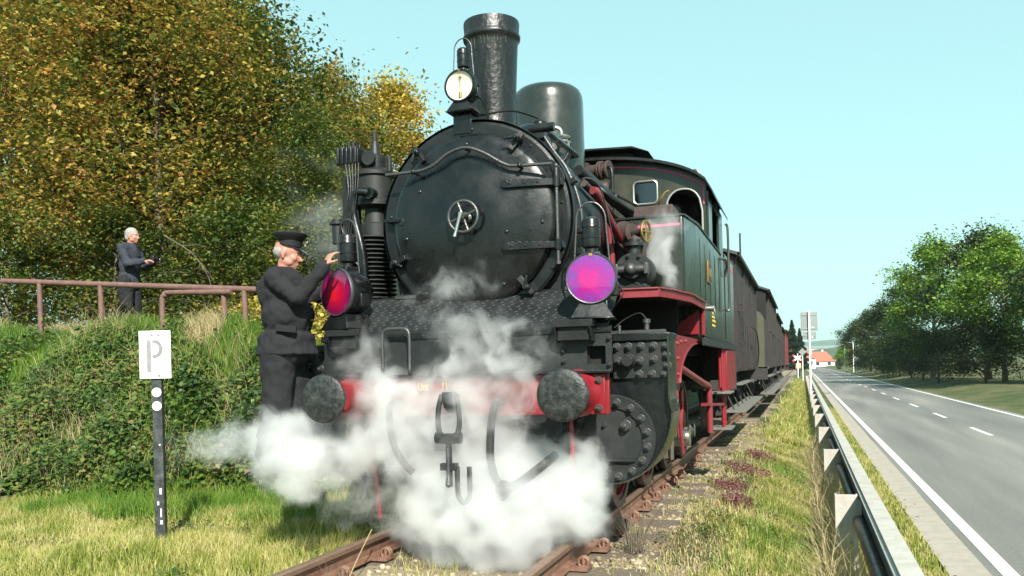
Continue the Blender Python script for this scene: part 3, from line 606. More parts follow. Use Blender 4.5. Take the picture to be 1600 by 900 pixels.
part_tube('blower_pipe', [(.74, 1.3, 2.68), (.765, 1.9, 2.62), (.74, 2.6, 2.6), (.76, 4.0, 2.60)], .030, 'rust_fitting')
bh = MB(); bh.tube(smoothpath([(.55, 3.0, 2.98), (.62, 3.4, 2.96), (.72, 3.8, 2.93)], 4), .016, 8); bh.tube([(.46, 2.6, 3.08), (.78, 3.95, 2.70)], .016, 8); bh.cyl((.60, 3.2, 2.80), (.61, 3.2, 2.95), .014, 8); bh.build('boiler_handrail', 'dark_steel', L)
vb = MB(); vb.cyl((.14, 3.45, 3.26), (.52, 3.35, 3.24), .065, 20)
for t in (0, .25, .32, .70, .78, .95): c = Vector((.14, 3.45, 3.26)).lerp(Vector((.52, 3.35, 3.24)), t); vb.lathe([(.095, 0), (.095, .022)], c, (.38, -.1, -.02), 18)
vb.cyl((.32, 3.40, 2.95), (.32, 3.40, 3.2), .075, 16); vb.lathe([(.11, 0), (.11, .03)], (.32, 3.4, 3.05), (0, 0, 1), 18); vb.ball((.46, 3.36, 3.06), .07); vb.cyl((.46, 3.36, 3.06), (.36, 3.2, 2.95), .035, 12)
vb.build('steam_valve', 'rust_fitting', L, bevel=.004)
part_tube('valve_drain', [(.52, 3.3, 3.26), (.56, 3.28, 3.2), (.56, 3.28, 2.9), (.55, 3.25, 2.75)], .02, 'black_satin')
part_tube('curl_wire', [(.72, 1.1, 2.55), (.80, 1.05, 2.66), (.90, 1.1, 2.62), (.93, 1.25, 2.45), (.95, 1.4, 2.2)], .006, 'dark_steel', 6)
# --- feed pump on the running plate
fp = MB(); fp.lathe([(.0, -.02), (.075, -.015), (.085, 0), (.085, .05), (.14, .05), (.14, .085), (.15, .10), (.15, .32), (.14, .34), (.10, .36)], (1.06, 1.52, 2.0), (0, 1, 0), 32); pump = fp.build('feed_pump', 'cast_iron', L, ang=35)
m_ = MB(); m_.cyl((.92, 1.50, 2.0), (1.20, 1.50, 2.0), .034, 14); m_.ball((1.06, 1.48, 2.0), .05, 16, 10); [m_.box((x, 1.50, 2.0), (.03, .07, .09)) for x in (.945, 1.185)]; m_.build('pump_yoke', 'dark_steel', pump, bevel=.004)
m_ = MB(); m_.box((1.06, 1.7, 1.85), (.22, .3, .07)); m_.cyl((1.06, 1.66, 2.12), (1.06, 1.66, 2.26), .055, 16); m_.lathe([(.085, 0), (.085, .03)], (1.06, 1.66, 2.2), (0, 0, 1), 16); m_.cyl((1.10, 1.60, 1.86), (1.10, 1.60, 1.95), .02, 8); m_.cyl((1.06, 1.66, 1.86), (1.06, 1.66, 2.14), .05, 12); m_.build('pump_base', 'cast_iron', pump, bevel=.004)
bolts(pump, [(1.06 + .118 * math.cos(a), 1.572, 2.0 + .118 * math.sin(a)) for a in np.linspace(.3, 6.58, 9)[:8]], bolt_s)
m_ = MB(); m_.cyl((.90, 2.05, 2.36), (1.0, 1.98, 2.36), .085, 20); m_.lathe([(.12, 0), (.12, .03)], (.90, 2.05, 2.36), (.1, -.07, 0), 20); m_.cyl((1.0, 1.98, 2.36), (1.10, 1.90, 2.35), .035, 12); m_.cyl((1.02, 1.95, 2.2), (1.02, 1.95, 2.34), .03, 12); m_.build('check_valve', 'rust_fitting', L, bevel=.004)
m_ = MB(); m_.ring((1.13, 1.86, 2.35), (1, -.3, 0), .085, .011, 24, 8); m_.bar((1.13, 1.86, 2.27), (1.13, 1.86, 2.43), .012, .012); m_.bar((1.10, 1.78, 2.35), (1.16, 1.94, 2.35), .012, .012); m_.build('valve_handwheel', 'brass', L)
m_ = MB(); m_.tube(smoothpath([(1.0, 1.8, 2.1), (1.02, 1.75, 2.22), (1.06, 1.7, 2.27), (1.11, 1.72, 2.2), (1.12, 1.75, 2.1)], 5), .03, 10); m_.build('pump_pipe', 'rust_fitting', L)
m_ = MB(); m_.bar((.90, 2.1, 2.20), (.99, 2.06, 2.10), .03, .09); m_.lathe([(.03, 0), (.03, .03)], (.97, 2.03, 2.12), (0, -1, 0), 12); m_.build('pipe_flange', 'cast_iron', L, bevel=.004)
# --- side tanks
def tank(s):
    x0, x1 = .78, 1.45
    pl_ = [(x0, 2.2), (1.385, 2.2), (1.40, 2.215), (x1, 2.78), (x1, 5.2), (x0, 5.2)]
    m_ = MB(); m_.prism([(s * u, v_) for u, v_ in pl_][::s], 'Z', 1.83, 2.515); t = m_.build('side_tank', 'tank_green', L, bevel=.012, ang=20)
    m_ = MB(); m_.bx(min(s * 1.0, s * (x1 - .004)), max(s * 1.0, s * (x1 - .004)), 3.2, 5.2, 1.5, 1.83); m_.build('lower_tank', 'tank_green', t)
    m_ = MB(); m_.prism([(s * u, v_) for u, v_ in [(x0 - .01, 2.19), (1.39, 2.19), (1.41, 2.205), (x1 + .012, 2.78), (x1 + .012, 5.2), (x0 - .01, 5.2)]][::s], 'Z', 2.515, 2.535); m_.build('tank_top', 'black_satin', t, bevel=.004)
    a, b = sorted((s * (x0 + .05), s * 1.37))
    m_ = MB(); m_.bx(a, b, 2.194, 2.202, 2.435, 2.455)
    m_.build('tank_lining', 'lining', t)
    m_ = MB()
    for y in (2.95, 3.4, 3.9, 4.4, 4.9): m_.bx(min(s * x1, s * (x1 + .006)), max(s * x1, s * (x1 + .006)), y, y + .05, 1.84, 2.42)
    m_.build('cover_strip', 'tank_green', t, bevel=.002)
    m_ = MB(); m_.box((s * 1.10, 2.62, 2.60), (.36, .40, .13)); m_.build('filler_box', 'rust_fitting', t, bevel=.01)
    m_ = MB(); m_.tube(smoothpath([(s * 1.12, 2.55, 2.66), (s * 1.16, 2.5, 2.72), (s * 1.20, 2.5, 2.78), (s * 1.24, 2.5, 2.80)], 4), .012, 6); m_.build('filler_lever', 'brass', t)
    return t
tr = tank(1); tank(-1)
m_ = MB(); m_.bx(1.452, 1.468, 3.52, 3.80, 2.05, 2.27); npl = m_.build('number_plate', 'brass', tr, bevel=.004)
m_ = MB(); m_.bx(1.468, 1.472, 3.54, 3.78, 2.07, 2.25); m_.build('plate_field', 'rust_fitting', npl)
m_ = MB()
for k, (yy, zz) in enumerate(((3.57, .03), (3.63, .03), (3.69, .03), (3.74, .03))): m_.bx(1.472, 1.475, yy, yy + .03, 2.12, 2.20)
m_.build('plate_figures', 'brass', npl)
m_ = MB()
for k, zz in enumerate((1.80, 1.76, 1.72, 1.68, 1.63)): m_.bx(1.4465, 1.4485, 4.02 + .03 * (k % 2), 4.36 - .04 * (k % 3), zz, zz + .022)
m_.build('tank_lettering', 'yellow_paint', tr)
m_ = MB(); m_.cyl((1.445, 3.72, 1.80), (1.50, 3.72, 1.80), .03, 12); m_.ring((1.50, 3.72, 1.77), (1, 0, 0), .03, .008, 14, 6); m_.build('tank_cock', 'steel', tr)
# --- running plate with red edge
m_ = MB(); rp = [(1.0, 1.30), (1.30, 1.34), (1.37, 1.62), (1.45, 2.12), (1.45, 3.2), (-1.45, 3.2), (-1.45, 2.12), (-1.37, 1.62), (-1.30, 1.34), (-1.0, 1.30), (-1.0, .82), (1.0, .82)]
m_.prism(rp, 'Z', 1.797, 1.812); rplate = m_.build('running_plate', 'black_matte', L)
for s in (-1, 1):
    m_ = MB(); pts = [(s * 1.01, 1.295), (s * 1.305, 1.335), (s * 1.375, 1.62), (s * 1.455, 2.12), (s * 1.455, 3.2)]
    for i in range(4): m_.bar((*pts[i], 1.787), (*pts[i + 1], 1.787), .014, .062)
    m_.build('red_valance', 'loco_red', rplate, bevel=.002)
    m_ = MB()
    for i in range(4): m_.bar((pts[i][0], pts[i][1], 1.824), (pts[i + 1][0], pts[i + 1][1], 1.824), .05, .012)
    m_.build('red_edge', 'pipe_red', rplate, bevel=.002)
    m_ = MB(); m_.box((s * 1.44, 3.19, 1.665), (.03, .05, .31)); m_.prism([(s * 1.05, 1.52), (s * 1.40, 1.52), (s * 1.40, 1.76)][::s], 'Y', 3.16, 3.175); m_.build('red_bracket', 'loco_red', L, bevel=.003)
    cur = [(3.22, 1.47), (1.62, 1.47), (1.62, 1.08), (1.72, 1.07)] + [(3.2 - 1.42 * math.cos(t), 1.06 + .37 * math.sin(t)) for t in np.linspace(.05, 1.45, 10)]
    m_ = MB(); m_.prism(cur, 'X', s * 1.36, s * 1.385); gus = m_.build('red_gusset', 'loco_red', L, bevel=.003)
    if s == 1:
        ed = [(1.372, 3.2 - 1.42 * math.cos(t), 1.06 + .37 * math.sin(t)) for t in np.linspace(.05, 1.45, 14)]
        for i in range(13): gus_f = None
        m_ = MB()
        for i in range(13): m_.bar(ed[i], ed[i + 1], .055, .012)
        m_.build('gusset_flange', 'pipe_red', gus)
        bs = MB(); bs.lathe([(.016, 0), (.016, .012), (.008, .02)], (0, 0, 0), (1, 0, 0), 10); bsm = bs.mesh('rivet'); bsm.materials.append(M['pipe_red'])
        for (y, z) in ((1.68, 1.40), (1.68, 1.28), (1.68, 1.15), (1.9, 1.42), (2.2, 1.43)): link_copy(bsm, 'rivet', gus, (1.385, y, z))
    m_ = MB(); a, b = sorted((s * 1.42, s * 1.462)); m_.bx(a, b, 3.2, 7.3, 1.41, 1.49); m_.build('frame_valance', 'grey_plate', L, bevel=.004)
# --- cab
def arc_top(h, zs, ze, n=18): return [(h * math.cos(t), zs + (ze - zs) * math.sin(t)) for t in np.linspace(0, math.pi, n)]
cw = 1.42
def roofz(x): return 3.04 + .47 * max(0, 1 - (abs(x) / 1.5) ** 2.3) ** .55 if abs(x) < 1.5 else 3.04
top = [(x, roofz(x) - .035) for x in np.linspace(cw, -cw, 29)]
m_ = MB()
wx0, wx1, wz0, wz1 = .655, .895, 2.985, 3.215          # square front window
ax0, ax1, az0 = .985, 1.375, 2.50                        # big arched opening on the right
def archz(x): t = (x - (ax0 + ax1) / 2) / ((ax1 - ax0) / 2); return 2.86 + .245 * max(0, 1 - abs(t) ** 2.4) ** .5
xs = sorted(set([-cw, -ax1, -ax0, -wx1, -wx0, -.3, 0, .3, wx0, wx1, ax0, ax1, cw] + list(np.linspace(ax0, ax1, 15)) + list(-np.linspace(ax0, ax1, 15)) + list(np.linspace(-cw, cw, 25))))
yc = 4.0
def quad(x0, x1, a0, a1, b0, b1): m_.add([(x0, yc, a0), (x1, yc, a1), (x1, yc, b1), (x0, yc, b0), (x0, yc + .02, a0), (x1, yc + .02, a1), (x1, yc + .02, b1), (x0, yc + .02, b0)], [(0, 1, 2, 3), (7, 6, 5, 4), (0, 4, 5, 1), (3, 2, 6, 7), (0, 3, 7, 4), (1, 5, 6, 2)])
for a, b in zip(xs[:-1], xs[1:]):
    mid = abs((a + b) / 2); ta, tb = roofz(a) - .03, roofz(b) - .03
    if wx0 < mid < wx1: quad(a, b, 1.5, 1.5, wz0, wz0); quad(a, b, wz1, wz1, ta, tb)
    elif ax0 < mid < ax1: quad(a, b, 1.5, 1.5, az0, az0); quad(a, b, archz(abs(a)), archz(abs(b)), ta, tb)
    else: quad(a, b, 1.5, 1.5, ta, tb)
cab = m_.build('cab_front', 'olive', L, ang=60)
for s in (-1, 1):
    fr = MB(); cx, cz = s * (wx0 + wx1) / 2, (wz0 + wz1) / 2; hw, hh, r_ = .128, .123, .05
    path = [(cx + i * (hw - r_) + r_ * math.cos(t), yc - .012, cz + j * (hh - r_) + r_ * math.sin(t)) for (i, j, t0) in ((1, 1, 0), (-1, 1, 90), (-1, -1, 180), (1, -1, 270)) for t in np.linspace(R(t0), R(t0 + 90), 5)]
    fr.tube(path, .013, 8, closed=True); f_ = fr.build('cab_window_frame', 'steel', cab)
    for pt in path[2::5]: pass
    m_ = MB(); m_.bx(cx - .125, cx + .125, yc + .004, yc + .010, wz0 - .01, wz1 + .01); m_.build('pane', 'cab_glass', f_)
    m_ = MB(); pts = [(s * ax0, yc - .008, az0)] + [(s * x, yc - .008, archz(x)) for x in np.linspace(ax0, ax1, 15)] + [(s * ax1, yc - .008, az0)]
    m_.tube(pts, .010, 6); m_.build('arch_frame', 'galvanised' if s > 0 else 'olive', cab)
m_ = MB(); pts = [(x, yc - .006, roofz(x) - .085) for x in np.linspace(-1.39, 1.39, 45)] + [(1.395, yc - .006, 2.93)]
for i in range(len(pts) - 1): m_.bar(pts[i], pts[i + 1], .006, .014)
m_.build('cab_lining', 'lining', cab)
m_ = MB()
for i, (a, b) in enumerate(zip(np.linspace(-1.5, 1.5, 40)[:-1], np.linspace(-1.5, 1.5, 40)[1:])):
    za, zb = roofz(a), roofz(b); m_.add([(a, 3.86, za - .03), (b, 3.86, zb - .03), (b, 5.75, zb - .03), (a, 5.75, za - .03), (a, 3.86, za), (b, 3.86, zb), (b, 5.75, zb), (a, 5.75, za)], [(0, 1, 5, 4), (1, 2, 6, 5), (2, 3, 7, 6), (3, 0, 4, 7), (4, 5, 6, 7), (3, 2, 1, 0)])
roof = m_.build('cab_roof', 'black_satin', L, ang=60)
m_ = MB(); m_.prism([(-.62, 3.46), (.62, 3.46), (.60, 3.60), (.50, 3.62), (-.50, 3.62), (-.60, 3.60)], 'Y', 4.25, 5.5); m_.build('ventilator_box', 'black_matte', roof)
m_ = MB(); m_.prism([(-.80, 3.575), (-.62, 3.65), (0, 3.675), (.62, 3.65), (.80, 3.575), (.62, 3.63), (0, 3.655), (-.62, 3.63)], 'Y', 4.1, 5.6); m_.build('ventilator_lid', 'black_satin', roof)
m_ = MB(); m_.tube(smoothpath([(1.20, 4.5, 3.28), (1.21, 4.5, 3.38), (1.26, 4.5, 3.41), (1.30, 4.5, 3.36)], 5), .011, 8); m_.build('roof_hook', 'dark_steel', roof)
for s in (-1, 1):
    a, b = sorted((s * 1.415, s * 1.44))
    m_ = MB(); m_.bx(a, b, 4.0, 4.35, 2.5, 3.06); m_.bx(a, b, 4.35, 5.15, 2.97, 3.06); m_.bx(a, b, 5.15, 5.65, 2.5, 3.06); m_.bx(a, b, 5.2, 5.7, 1.5, 2.5); m_.build('cab_side', 'tank_green', L)
    m_ = MB(); m_.tube(smoothpath([(s * 1.455, 5.68, 1.9), (s * 1.50, 5.70, 1.92), (s * 1.50, 5.70, 2.3), (s * 1.50, 5.70, 2.9), (s * 1.47, 5.70, 2.95)], 4), .016, 8); m_.tube(smoothpath([(s * 1.455, 5.0, 2.45), (s * 1.49, 5.3, 2.48), (s * 1.49, 5.55, 2.42), (s * 1.46, 5.6, 2.3)], 4), .016, 8); m_.build('cab_handrail', 'dark_steel', L)
    m_ = MB(); a, b = sorted((s * .9, s * 1.44)); m_.bx(a, b, 5.85, 7.25, 1.5, 2.62); bk_ = m_.build('coal_bunker', 'tank_green', L, bevel=.008)
    m_ = MB(); a, b = sorted((s * 1.43, s * 1.444)); m_.bx(a, b, 5.9, 7.2, 2.50, 2.52); m_.build('bunker_lining', 'lining', bk_)
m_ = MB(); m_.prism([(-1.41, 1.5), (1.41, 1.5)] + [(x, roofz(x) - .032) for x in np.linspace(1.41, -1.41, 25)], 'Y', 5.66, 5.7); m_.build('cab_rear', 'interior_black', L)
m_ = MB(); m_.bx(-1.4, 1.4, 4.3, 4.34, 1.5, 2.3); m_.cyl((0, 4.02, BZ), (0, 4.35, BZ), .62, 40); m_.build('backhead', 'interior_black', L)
m_ = MB(); m_.bx(-1.38, 1.38, 7.2, 7.28, 1.0, 2.6); m_.build('bunker_rear', 'tank_green', L)
# --- front apron, plate, buffer beam
ap = MB(); ap.add([(-1.10, .82, 1.80), (1.10, .82, 1.80), (1.10, .42, 1.525), (-1.10, .42, 1.525), (-1.10, .82, 1.785), (1.10, .82, 1.785), (1.10, .42, 1.51), (-1.10, .42, 1.51)], [(0, 3, 2, 1), (4, 5, 6, 7), (3, 7, 6, 2), (0, 1, 5, 4), (0, 4, 7, 3), (1, 2, 6, 5)])
apron = ap.build('chequer_apron', 'grey_plate', L)
st = MB(); nrm = Vector((0, -(1.80 - 1.525), .40)).normalized(); u_ = Vector((1, 0, 0)); v_ = Vector((0, .40, .275)).normalized()
for i in range(58):
    for j in range(13):
        c_ = Vector((-1.08 + (i + .5 * (j % 2)) * .0372, .42, 1.525)) + v_ * (.022 + j * .0365) + nrm * .001
        d = (u_ * .8 + v_ * .6) if (i + j) % 2 == 0 else (u_ * .8 - v_ * .6)
        a_ = d * .0165; b_2 = nrm.cross(d) * .0048; t_ = nrm * .0042
        st.add([c_ - a_, c_ - b_2, c_ + a_, c_ + b_2, c_ + t_], [(0, 1, 4), (1, 2, 4), (2, 3, 4), (3, 0, 4)])
tag(st.build('tread_studs', 'cast_iron', apron, smooth=False), kind='stuff')
for x0, x1 in ((-.68, -.30), (.70, 1.05)):
    m_ = MB(); m_.bx(x0, x1, .80, .84, 1.80, 1.825); m_.build('apron_edge_bar', 'dark_steel', apron)
m_ = MB(); m_.bx(-1.10, .945, .42, .432, 1.20, 1.51); m_.bx(1.075, 1.12, .42, .432, 1.20, 1.51); m_.bx(.945, 1.075, .42, .432, 1.37, 1.51); m_.bx(.945, 1.075, .42, .432, 1.20, 1.245); fpl = m_.build('front_plate', 'grey_plate', L)
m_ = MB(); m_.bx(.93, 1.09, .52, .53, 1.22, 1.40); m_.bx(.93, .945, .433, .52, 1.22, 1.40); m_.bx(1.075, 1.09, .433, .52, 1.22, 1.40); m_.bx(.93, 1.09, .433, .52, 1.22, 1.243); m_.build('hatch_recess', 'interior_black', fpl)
m_ = MB(); m_.bx(-1.12, 1.12, .408, .42, 1.462, 1.508); m_.bx(-1.12, 1.12, .375, .42, 1.185, 1.205); m_.build('angle_iron', 'black_satin', fpl, bevel=.003)
bolts(fpl, [(x, .408, 1.485) for x in np.arange(-1.0, 1.05, .145)], rivm, 'rivet')
bolts(fpl, [(x, .42, z) for x in (-.62, .78) for z in (1.42, 1.34)] + [(-.62, .42, 1.27), (.78, .42, 1.27), (-1.05, .42, 1.4), (1.1, .42, 1.42), (1.1, .42, 1.24)], bolt_s)
for x in (-.455,):
    m_ = MB(); m_.tube(smoothpath([(x - .108, .415, 1.215), (x - .108, .33, 1.22), (x - .108, .33, 1.30), (x - .108, .33, 1.48), (x - .095, .33, 1.525), (x - .06, .33, 1.54), (x + .06, .33, 1.54), (x + .095, .33, 1.525), (x + .108, .33, 1.48), (x + .108, .33, 1.30), (x + .108, .33, 1.22), (x + .108, .415, 1.215)], 4), .0125, 10); m_.build('step_handrail', 'dark_steel', fpl)
m_ = MB(); m_.bx(-1.09, 1.09, .435, .47, .90, 1.183); beam_ = m_.build('buffer_beam', 'loco_red', L, bevel=.006)
lettering('lettering', 'Unt', .088, (-.335, .432, 1.085), .62, 'yellow_paint', beam_); lettering('lettering', '11', .088, (-.150, .432, 1.085), .62, 'yellow_paint', beam_)
m_ = MB(); m_.bx(-.56, -.41, .428, .436, 1.065, 1.15); hc = m_.build('hose_holder', 'loco_red', beam_, bevel=.004); bolts(hc, [(-.55, .428, 1.135), (-.43, .428, 1.14), (-.45, .428, 1.085), (-.51, .428, 1.08)], bolt_s)
bp = boltmesh('bolt', .019, .03, 'rust_fitting')
for s in (-1, 1):
    x = s * .875; m_ = MB(); m_.bx(x - .19, x + .19, .415, .434, .905, 1.178); fl = m_.build('buffer_flange', 'loco_red', beam_, bevel=.006)
    m_ = MB(); m_.lathe([(.165, 0), (.15, .02), (.128, .05), (.118, .12), (.112, .20), (.112, .215), (.08, .215)], (x, .418, 1.05), (0, -1, 0), 36); m_.build('buffer_socket', 'loco_red', fl)
    bolts(fl, [(x + i * .145, .413, 1.04 + j * .095) for i in (-1, 1) for j in (-1, 1)], bp)
    m_ = MB(); m_.cyl((x, .21, 1.05), (x, .03, 1.05), .075, 24); m_.build('buffer_shank', 'dark_steel', fl)
    m_ = MB(); m_.lathe([(.0, 0), (.06, .001), (.12, .005), (.163, .013), (.1725, .020), (.174, .030), (.168, .042), (.10, .052)], (x, -.012, 1.05), (0, 1, 0), 56); m_.build('buffer_head', 'buffer_iron', fl, ang=60)
    m_ = MB(); m_.box((x, .36, 1.525), (.28, .14, .05)); m_.box((x, .33, 1.47), (.22, .02, .12)); m_.prism([(.34, 1.40), (.42, 1.40), (.42, 1.5), (.28, 1.5)], 'X', x - .13, x - .115); m_.prism([(.34, 1.40), (.42, 1.40), (.42, 1.5), (.28, 1.5)], 'X', x + .115, x + .13); m_.build('lamp_iron', 'black_matte', L, bevel=.004)
# --- draw hook, screw coupling, hoses
m_ = MB(); hk = [(.44, 1.03), (.30, 1.03), (.24, 1.035), (.20, 1.075), (.165, 1.08), (.16, 1.03), (.19, .97), (.26, .93), (.44, .95)]; m_.prism([(u, v2) for u, v2 in hk], 'X', -.035, .035); m_.build('draw_hook', 'cast_iron', L, bevel=.012)
m_ = MB()
for s in (-1, 1): m_.tube(smoothpath([(s * .055, .22, 1.06), (s * .075, .20, .96), (s * .08, .20, .85), (s * .06, .19, .765)], 4), .019, 10); m_.cyl((s * .045, .19, .76), (s * .095, .19, .76), .04, 16)
m_.cyl((-.05, .22, 1.06), (.05, .22, 1.06), .02, 10); m_.cyl((-.10, .19, .76), (.10, .19, .76), .028, 14); m_.box((0, .19, .755), (.11, .07, .07)); m_.cyl((0, .19, .76), (0, .19, .42), .022, 12); m_.box((0, .19, .56), (.12, .06, .05))
cpl = m_.build('screw_coupling', 'cast_iron', L, bevel=.004)
m_ = MB(); m_.cap((0, .17, .68), (.005, .16, .50), .013, .011); m_.cap((.005, .16, .50), (.005, .155, .44), .013, .022); m_.build('coupling_lever', 'dark_steel', cpl)
m_ = MB(); m_.tube(smoothpath([(.055, .2, .56), (.055, .2, .40), (.065, .2, .34), (.10, .2, .31), (.135, .2, .34), (.145, .2, .40), (.145, .2, .56)], 4), .018, 10); m_.build('shackle', 'cast_iron', cpl)
for nm, pts, r_ in (('brake_hose', [(-.47, .42, 1.0), (-.50, .30, .98), (-.49, .27, .85), (-.46, .27, .70), (-.40, .28, .58), (-.33, .3, .5)], .026), ('brake_hose', [(.32, .42, 1.0), (.31, .30, .98), (.29, .26, .82), (.28, .26, .62), (.31, .26, .48), (.36, .26, .42)], .028), ('heating_hose', [(.70, .42, .62), (.64, .3, .56), (.55, .27, .49), (.46, .26, .43), (.38, .26, .40)], .032)):
    part_tube(nm, pts, r_, 'rubber', 14)
m_ = MB(); m_.ball((.37, .26, .405), (.06, .05, .06), 14, 9); m_.cyl((.36, .26, .37), (.39, .26, .34), .035, 12); m_.build('hose_head', 'cast_iron', L)
for s in (-1, 1):
    part_tube('guard_iron', [(s * .78, .55, .90), (s * .79, .55, .6), (s * .79, .62, .40), (s * .79, .66, .10)], .022, 'loco_red', 10)
    m_ = MB(); m_.box((s * .60, .40 + .1, .80), (.30, .12, .2)); m_.build('beam_bracket', 'black_matte', L)
# --- cylinders
def cylinder(s):
    x_in, x_out, y0, y1 = .90, 1.452, .80, 1.10
    cs = [(s * x_in, 1.14), (s * x_out, 1.14), (s * x_out, .98)] + [(s * (1.02 + .45 * math.cos(t)), .92 - .53 * math.sin(t)) for t in np.linspace(.05, 1.72, 14)] + [(s * x_in, .40)]
    m_ = MB(); m_.prism(cs[::s], 'Y', y0, y1); cyl_ = m_.build('cylinder_block', 'black_gloss', L, ang=30)
    sh = MB(); P = [(x_out + .006, 1.43), (x_out + .006, .98)] + [(1.02 + .458 * math.cos(t), .92 - .538 * math.sin(t)) for t in np.linspace(.05, 1.72, 18)]
    for i in range(len(P) - 1): sh.add([(s * P[i][0], y0 - .07, P[i][1]), (s * P[i + 1][0], y0 - .07, P[i + 1][1]), (s * P[i + 1][0], y1 - .03, P[i + 1][1]), (s * P[i][0], y1 - .03, P[i][1]), (s * (P[i][0] - .012), y0 - .07, P[i][1] + .004), (s * (P[i + 1][0] - .012), y0 - .07, P[i + 1][1] + .008)], [(0, 1, 2, 3), (0, 4, 5, 1)])
    sh.build('cylinder_cladding', 'olive', cyl_, ang=60)
    m_ = MB(); m_.bx(*sorted((s * 1.05, s * (x_out + .004))), y0 - .03, y1, 1.135, 1.40); vc = m_.build('valve_chest', 'cast_iron', L, bevel=.006)
    m_ = MB(); m_.bx(*sorted((s * 1.05, s * (x_out + .012))), y0 - .05, y1, 1.402, 1.46); m_.build('chest_lid', 'black_satin', vc, bevel=.008)
    yb = y0 - .03
    bolts(vc, [(s * x, yb, 1.365) for x in (1.08, 1.165, 1.255, 1.345, 1.43)] + [(s * 1.435, yb, 1.30), (s * 1.44, yb, 1.225), (s * 1.42, yb, 1.165), (s * 1.33, yb, 1.165), (s * 1.24, yb, 1.165), (s * 1.345, yb, 1.27)], bolt_b)
    m_ = MB(); m_.cyl((s * 1.17, yb, 1.265), (s * 1.17, yb - .10, 1.265), .042, 20); m_.lathe([(.05, 0), (.05, .03)], (s * 1.17, yb, 1.265), (0, -1, 0), 20); m_.bar((s * 1.10, yb - .012, 1.262), (s * 1.26, yb - .012, 1.262), .04, .05); m_.build('valve_spindle_cover', 'cast_iron', vc, bevel=.003)
    bolts(vc, [(s * 1.10, yb - .03, 1.262), (s * 1.25, yb - .03, 1.262)], bolt_b)
    c = (s * 1.02, y0, .70)
    m_ = MB(); m_.lathe([(.325, 0), (.325, .018), (.318, .026), (.225, .026), (.222, .018), (0, .018)], c, (0, -1, 0), 72); cv = m_.build('cylinder_cover', 'cast_iron', L, ang=40)
    m_ = MB(); m_.lathe([(.305, .02), (.305, .034), (.232, .034), (.23, .02)], c, (0, -1, 0), 72, cap=False); m_.build('cover_ring', 'cast_iron', cv)
    bolts(cv, [(c[0] + .27 * math.cos(a), y0 - .034, c[2] + .27 * math.sin(a)) for a in np.linspace(0, 2 * math.pi, 17)[:16] + .2], bolt_b)
    bb = boltmesh('bolt', .034, .05, 'bolt_iron', 1.25); bolts(cv, [(s * 1.13, y0 - .018, .80)], bb); bolts(cv, [(s * .97, y0 - .018, .80)], bolt_s)
    m_ = MB(); m_.prism([(s * .93, .44), (s * 1.16, .44), (s * 1.20, .535), (s * .90, .535)][::s], 'Y', y0 - .0205, y0 - .018); m_.build('painted_slot', 'interior_black', cv)  # flat black plate; the shade inside the slot is only its colour
    m_ = MB(); m_.bx(*sorted((s * .90, s * 1.2)), y0 - .055, y0 - .02, .545, .565); m_.build('slot_lip', 'cast_iron', cv)
    m_ = MB(); m_.cap((s * .98, y0 - .03, .33), (s * .98, y0 - .03, .25), .03, .025); m_.ball((s * .95, y0 - .05, .32), .03); m_.box((s * .98, y0 + .02, .37), (.12, .06, .06)); m_.build('drain_cock', 'cast_iron', cyl_)
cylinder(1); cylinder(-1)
m_ = MB(); m_.box((1.20, 1.0, 1.475), (.40, .06, .03)); m_.cyl((1.26, 1.0, 1.46), (1.26, 1.0, 1.57), .02, 12); m_.lathe([(.03, 0), (.03, .03)], (1.26, 1.0, 1.54), (0, 0, 1), 12); m_.tube(smoothpath([(1.26, 1.0, 1.57), (1.2, 1.05, 1.62), (1.08, 1.1, 1.58), (1.0, 1.1, 1.52)], 4), .004, 6); m_.cyl((1.06, .98, 1.46), (1.06, .98, 1.53), .014, 10); m_.build('lubricator', 'dark_steel', L)
part_tube('loose_wire', [(1.10, .50, 1.60), (1.16, .45, 1.66), (1.20, .45, 1.72), (1.16, .5, 1.77), (1.08, .55, 1.77)], .006, 'black_satin', 6)
part_tube('lamp_cable', [(1.08, .46, 1.50), (1.08, .46, 1.72)], .008, 'steel', 6)
# --- wheels, rods, motion, frames
def make_wheel(r):
    root = MB(); root.lathe([(.0, 0), (r * .99, 0), (r + .03, .0), (r + .03, .03), (r, .04), (r - .004, .13), (r - .07, .13), (r - .07, .03)], (0, 0, 0), (1, 0, 0), 56); me = root.mesh('tyre'); me.materials.append(M['dark_steel'])
    sp = MB(); sp.lathe([(.11, -.0), (.11, .15), (.06, .16)], (0, 0, 0), (1, 0, 0), 24); sp.lathe([(r - .11, .035), (r - .11, .115), (r - .066, .115), (r - .066, .035)], (0, 0, 0), (1, 0, 0), 48, cap=False)
    for k in range(11):
        a = 2 * math.pi * k / 11; sp.bar((.07, .09 * math.cos(a), .09 * math.sin(a)), (.07, (r - .09) * math.cos(a), (r - .09) * math.sin(a)), .05, .06)
    sm = sp.mesh('spokes'); sm.materials.append(M['loco_red'])
    for q_ in (me, sm): q_.polygons.foreach_set('use_smooth', [True] * len(q_.polygons)); q_.set_sharp_from_angle(angle=R(35))
    return me, sm
wt, ws = make_wheel(.52)
AX = (2.05, 3.45, 4.85, 6.25)
for y in AX:
    for s in (-1, 1):
        o = link_copy(wt, 'wheel', L, (s * .69, y, .52), (0, 0, 0 if s > 0 else math.pi)); link_copy(ws, 'spokes', o, (0, 0, 0))
    m_ = MB(); m_.cyl((-.69, y, .52), (.69, y, .52), .08, 14); m_.build('axle', 'underframe', L)
